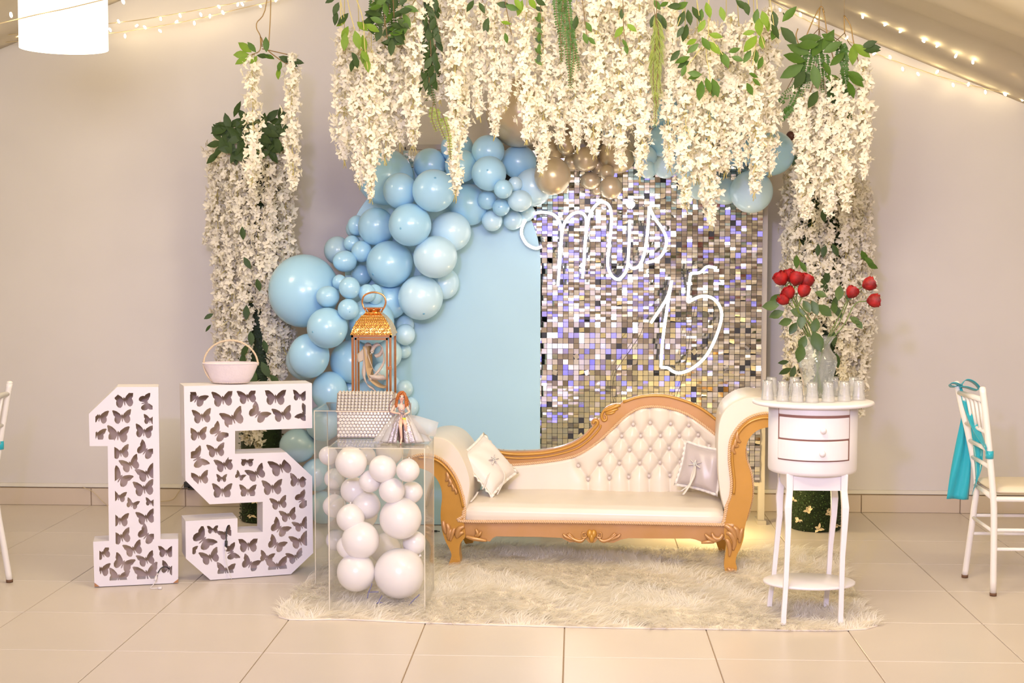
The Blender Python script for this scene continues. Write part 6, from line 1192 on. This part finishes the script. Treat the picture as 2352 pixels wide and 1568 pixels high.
# ================================================================== chiavari chairs
m_chw = mat('white painted chair', (.86, .82, .78), .32, coat=.2); m_foot = mat('worn chair foot', (.16, .08, .04), .7); m_seat = mat('cream seat pad', (.82, .72, .56), .6, bump=.15, bscale=25); m_sash = mat('teal satin sash', (.02, .42, .52), .28, sheen=.2, bump=.12, bscale=14)
def chair(nearY, farY, mir, label, near_px, far_px):
    """posts traced at their own depth; mir = +1 faces +x, -1 faces -x"""
    n_ = [P(x, y, nearY) for x, y in near_px]; f_ = [P(x, y, farY) for x, y in far_px]; n_[-1][2] = f_[-1][2] = .012
    root = empty('chiavari_chair', ((n_[-1][0]+f_[-1][0])/2+mir*.2, (nearY+farY)/2, 0), label, 'chair', 'white chiavari chairs')
    def at(q, z): q = np.array(q)[::-1]; return np.array([np.interp(z, q[:, 2], q[:, k]) for k in range(3)])
    for q in (n_, f_):
        MB().tube(cr(q, 6), .0155, 12).build('back_leg', m_chw, root); MB().ball(q[0]+np.array([0, 0, .002]), (.016, .016, .010), 10, 6).build('finial', m_chw, root); MB().lathe((q[-1][0], q[-1][1], .001), [(.016, 0), (.0165, .014)], 12).build('foot_cap', m_foot, root)
    zs = .455; W_ = .40
    for yy in (nearY, farY):
        b = at(n_ if yy == nearY else f_, zs); fx_ = b[0]+mir*W_; MB().tube([(fx_, yy, zs), (fx_+mir*.01, yy, .012)], .0145, 12).build('front_leg', m_chw, root); MB().tube([b, (fx_, yy, zs)], .013, 10).build('seat_rail', m_chw, root)
        for z in (.22, .31): MB().tube([at(n_ if yy == nearY else f_, z), (fx_, yy, z)], .0085, 10).build('stretcher', m_chw, root)
    for z in (.46,): MB().tube([at(n_, z), at(f_, z)], .013, 10).build('seat_rail', m_chw, root)
    for z in (.30,): MB().tube([at(n_, z), at(f_, z)], .0085, 10).build('stretcher', m_chw, root)
    fx_ = at(n_, zs)[0]+mir*W_; MB().tube([(fx_, nearY, zs), (fx_, farY, zs)], .013, 10).build('seat_rail', m_chw, root); MB().tube([(fx_, nearY, .25), (fx_, farY, .25)], .0085, 10).build('stretcher', m_chw, root)
    for z in (.60, .68, .765): MB().tube([at(n_, z), at(f_, z)], .010, 10).build('back_rail', m_chw, root)
    MB().tube([at(n_, .915), at(f_, .915)], .013, 10).build('top_rail', m_chw, root)
    for i in range(1, 6):
        t = i/6; a = at(n_, .765)*(1-t)+at(f_, .765)*t; b = at(n_, .912)*(1-t)+at(f_, .912)*t; MB().tube([a, (a+b)/2+np.array([0, 0, 0]), b], .0075, 8).build('spindle', m_chw, root)
    bx = at(n_, zs)[0]; c = np.array([bx+mir*(W_/2+.01), (nearY+farY)/2, zs+.03])
    def sp(a, b, top): x, y = 2*a-1, 2*b-1; ed = (1-x**8)*(1-y**8); return c+np.array([x*(W_/2-.005), y*(farY-nearY)/2*.93, (.022*ed**.4+.004*ed) if top else -.018*ed**.4])
    mb = MB().grid(lambda a, b: sp(a, b, True), 20, 20); mb.grid(lambda a, b: sp(1-a, b, False), 20, 20); mb.build('seat_pad', m_seat, root)
    mb = MB(); [mb.tube([c+np.array([sx_*(W_/2-.006), sy_*(farY-nearY)/2*.93, .002]) for sx_, sy_ in ((-1, -1), (1, -1), (1, 1), (-1, 1))], .003, 6, closed=True)]; mb.build('piping', m_seat, root)
    return root, n_, f_, at
nx_ = [(2257, 893), (2264, 950), (2271, 1018), (2281, 1136), (2283, 1200), (2281, 1368)]; fx2 = [(2198, 880), (2211, 940), (2226, 1005), (2243, 1104), (2237, 1170), (2226, 1250), (2216, 1324)]
NYc, FYc = G(2281, 1368)[1], G(2216, 1326)[1]
ch, n_, f_, at = chair(NYc, FYc, 1, 'white chiavari chair with teal satin sash bow, beside the bare wall past the side table', nx_, fx2)
def c6(x, y, Y): return P(2100+x/2.8, 840+y/2.8, Y)
def cloth(pts_l, pts_r, parent, name='sash', m=m_sash, nu=8, wav=.006):
    L_, R2 = cr(pts_l, 6), cr(pts_r, 6); n = len(L_); V = []
    for i in range(n):
        for k_ in range(nu): t = k_/(nu-1); V.append(L_[i]*(1-t)+R2[i]*t+np.array([0, wav*math.sin(t*9+i*.25), 0]))
    so = mk(name, V, [(i*nu+k_, i*nu+k_+1, (i+1)*nu+k_+1, (i+1)*nu+k_) for i in range(n-1) for k_ in range(nu-1)], m, parent).modifiers.new('t', 'SOLIDIFY'); so.thickness = .0015
YF2 = FYc+.03; sash = empty('chair_sash', c6(300, 130, FYc), 'teal satin sash tied in a bow on the chair past the side table', 'sash', 'teal chair sashes')
cloth([c6(303, 330, YF2), c6(275, 480, YF2), (c6(232, 690, YF2)), c6(204, 853, YF2)], [c6(312, 330, YF2), c6(355, 500, YF2), c6(360, 700, YF2), c6(350, 860, YF2)], sash, 'sash_tail', wav=.010)
cloth([c6(362, 385, FYc-.06), c6(385, 560, FYc-.06), c6(395, 740, FYc-.06), c6(365, 840, FYc-.05)], [c6(400, 380, FYc-.08), c6(436, 500, FYc-.1), c6(435, 640, FYc-.1), c6(412, 720, FYc-.09)], sash, 'sash_tail')
cloth([c6(290, 140, FYc-.03), c6(318, 260, FYc-.08), c6(370, 400, FYc-.2), c6(468, 560, NYc-.02)], [c6(308, 140, FYc-.03), c6(350, 270, FYc-.1), c6(418, 400, FYc-.22), c6(462, 510, NYc-.02)], sash, 'sash_band')
pz = at(n_, P(2276, 1040, NYc)[2]); MB().lathe((pz[0], pz[1], pz[2]-.008), [(.0185, -.018), (.019, 0), (.0185, .018)], 16).build('sash_wrap', m_sash, sash)
for pts in ([(300, 130), (260, 112), (228, 118), (240, 137), (300, 135)], [(300, 130), (330, 95), (375, 105), (412, 140), (400, 158), (340, 140), (300, 135)]):
    q = cr([c6(x, y, FYc-.03-.03*math.sin(i*1.3)) for i, (x, y) in enumerate(pts)], 5); V = []; [V.extend([p+np.array([0, -.022, .008]), p+np.array([0, .022, -.004])]) for p in q]; so = mk('bow_loop', V, [(2*i, 2*i+1, 2*i+3, 2*i+2) for i in range(len(q)-1)], m_sash, sash).modifiers.new('t', 'SOLIDIFY'); so.thickness = .002
MB().ball(c6(300, 130, FYc-.02), (.010, .014, .012), 10, 6).build('knot', m_sash, sash)
lf = G(22, 1337); LYf = lf[1]; LYn = LYf-.40
lpx = [(22, 880), (12, 940), (1, 1010), (-12, 1100), (-6, 1170), (8, 1250), (22, 1337)]
lnp = [(2646-0, 0)]; k0 = 1323
near_l = [(k0+(x-k0)*LYf/LYn, 576+(y-576)*LYf/LYn) for x, y in lpx]
chair(LYn, LYf, -1, 'white chiavari chair partly out of view beside the numeral one', near_l, lpx)
q = [P(x, y, LYf) for x, y in ((0, 1022), (4, 1024))]; s2_ = empty('chair_sash', P(-1, 1022, LYf), 'scrap of teal sash around the chair post beside the numeral one', 'sash', 'teal chair sashes')
pz = P(0, 1022, LYf); MB().lathe((pz[0], pz[1], pz[2]), [(.018, -.02), (.0185, 0), (.018, .02)], 16).build('sash_wrap', m_sash, s2_)
# ================================================================== small things on the floor
p = G(998, 1221, 0.006); mb = MB().box(p+np.array([0, 0, .004]), (.03, .012, .010)); mb.tube([p+np.array([.012, 0, .004]), p+np.array([.03, .004, .002])], .003, 6); tag(mb.build('small_clip', m_plug, smooth=False, at=p), 'small black clip lying on the tiles before the blue arch', 'clip')
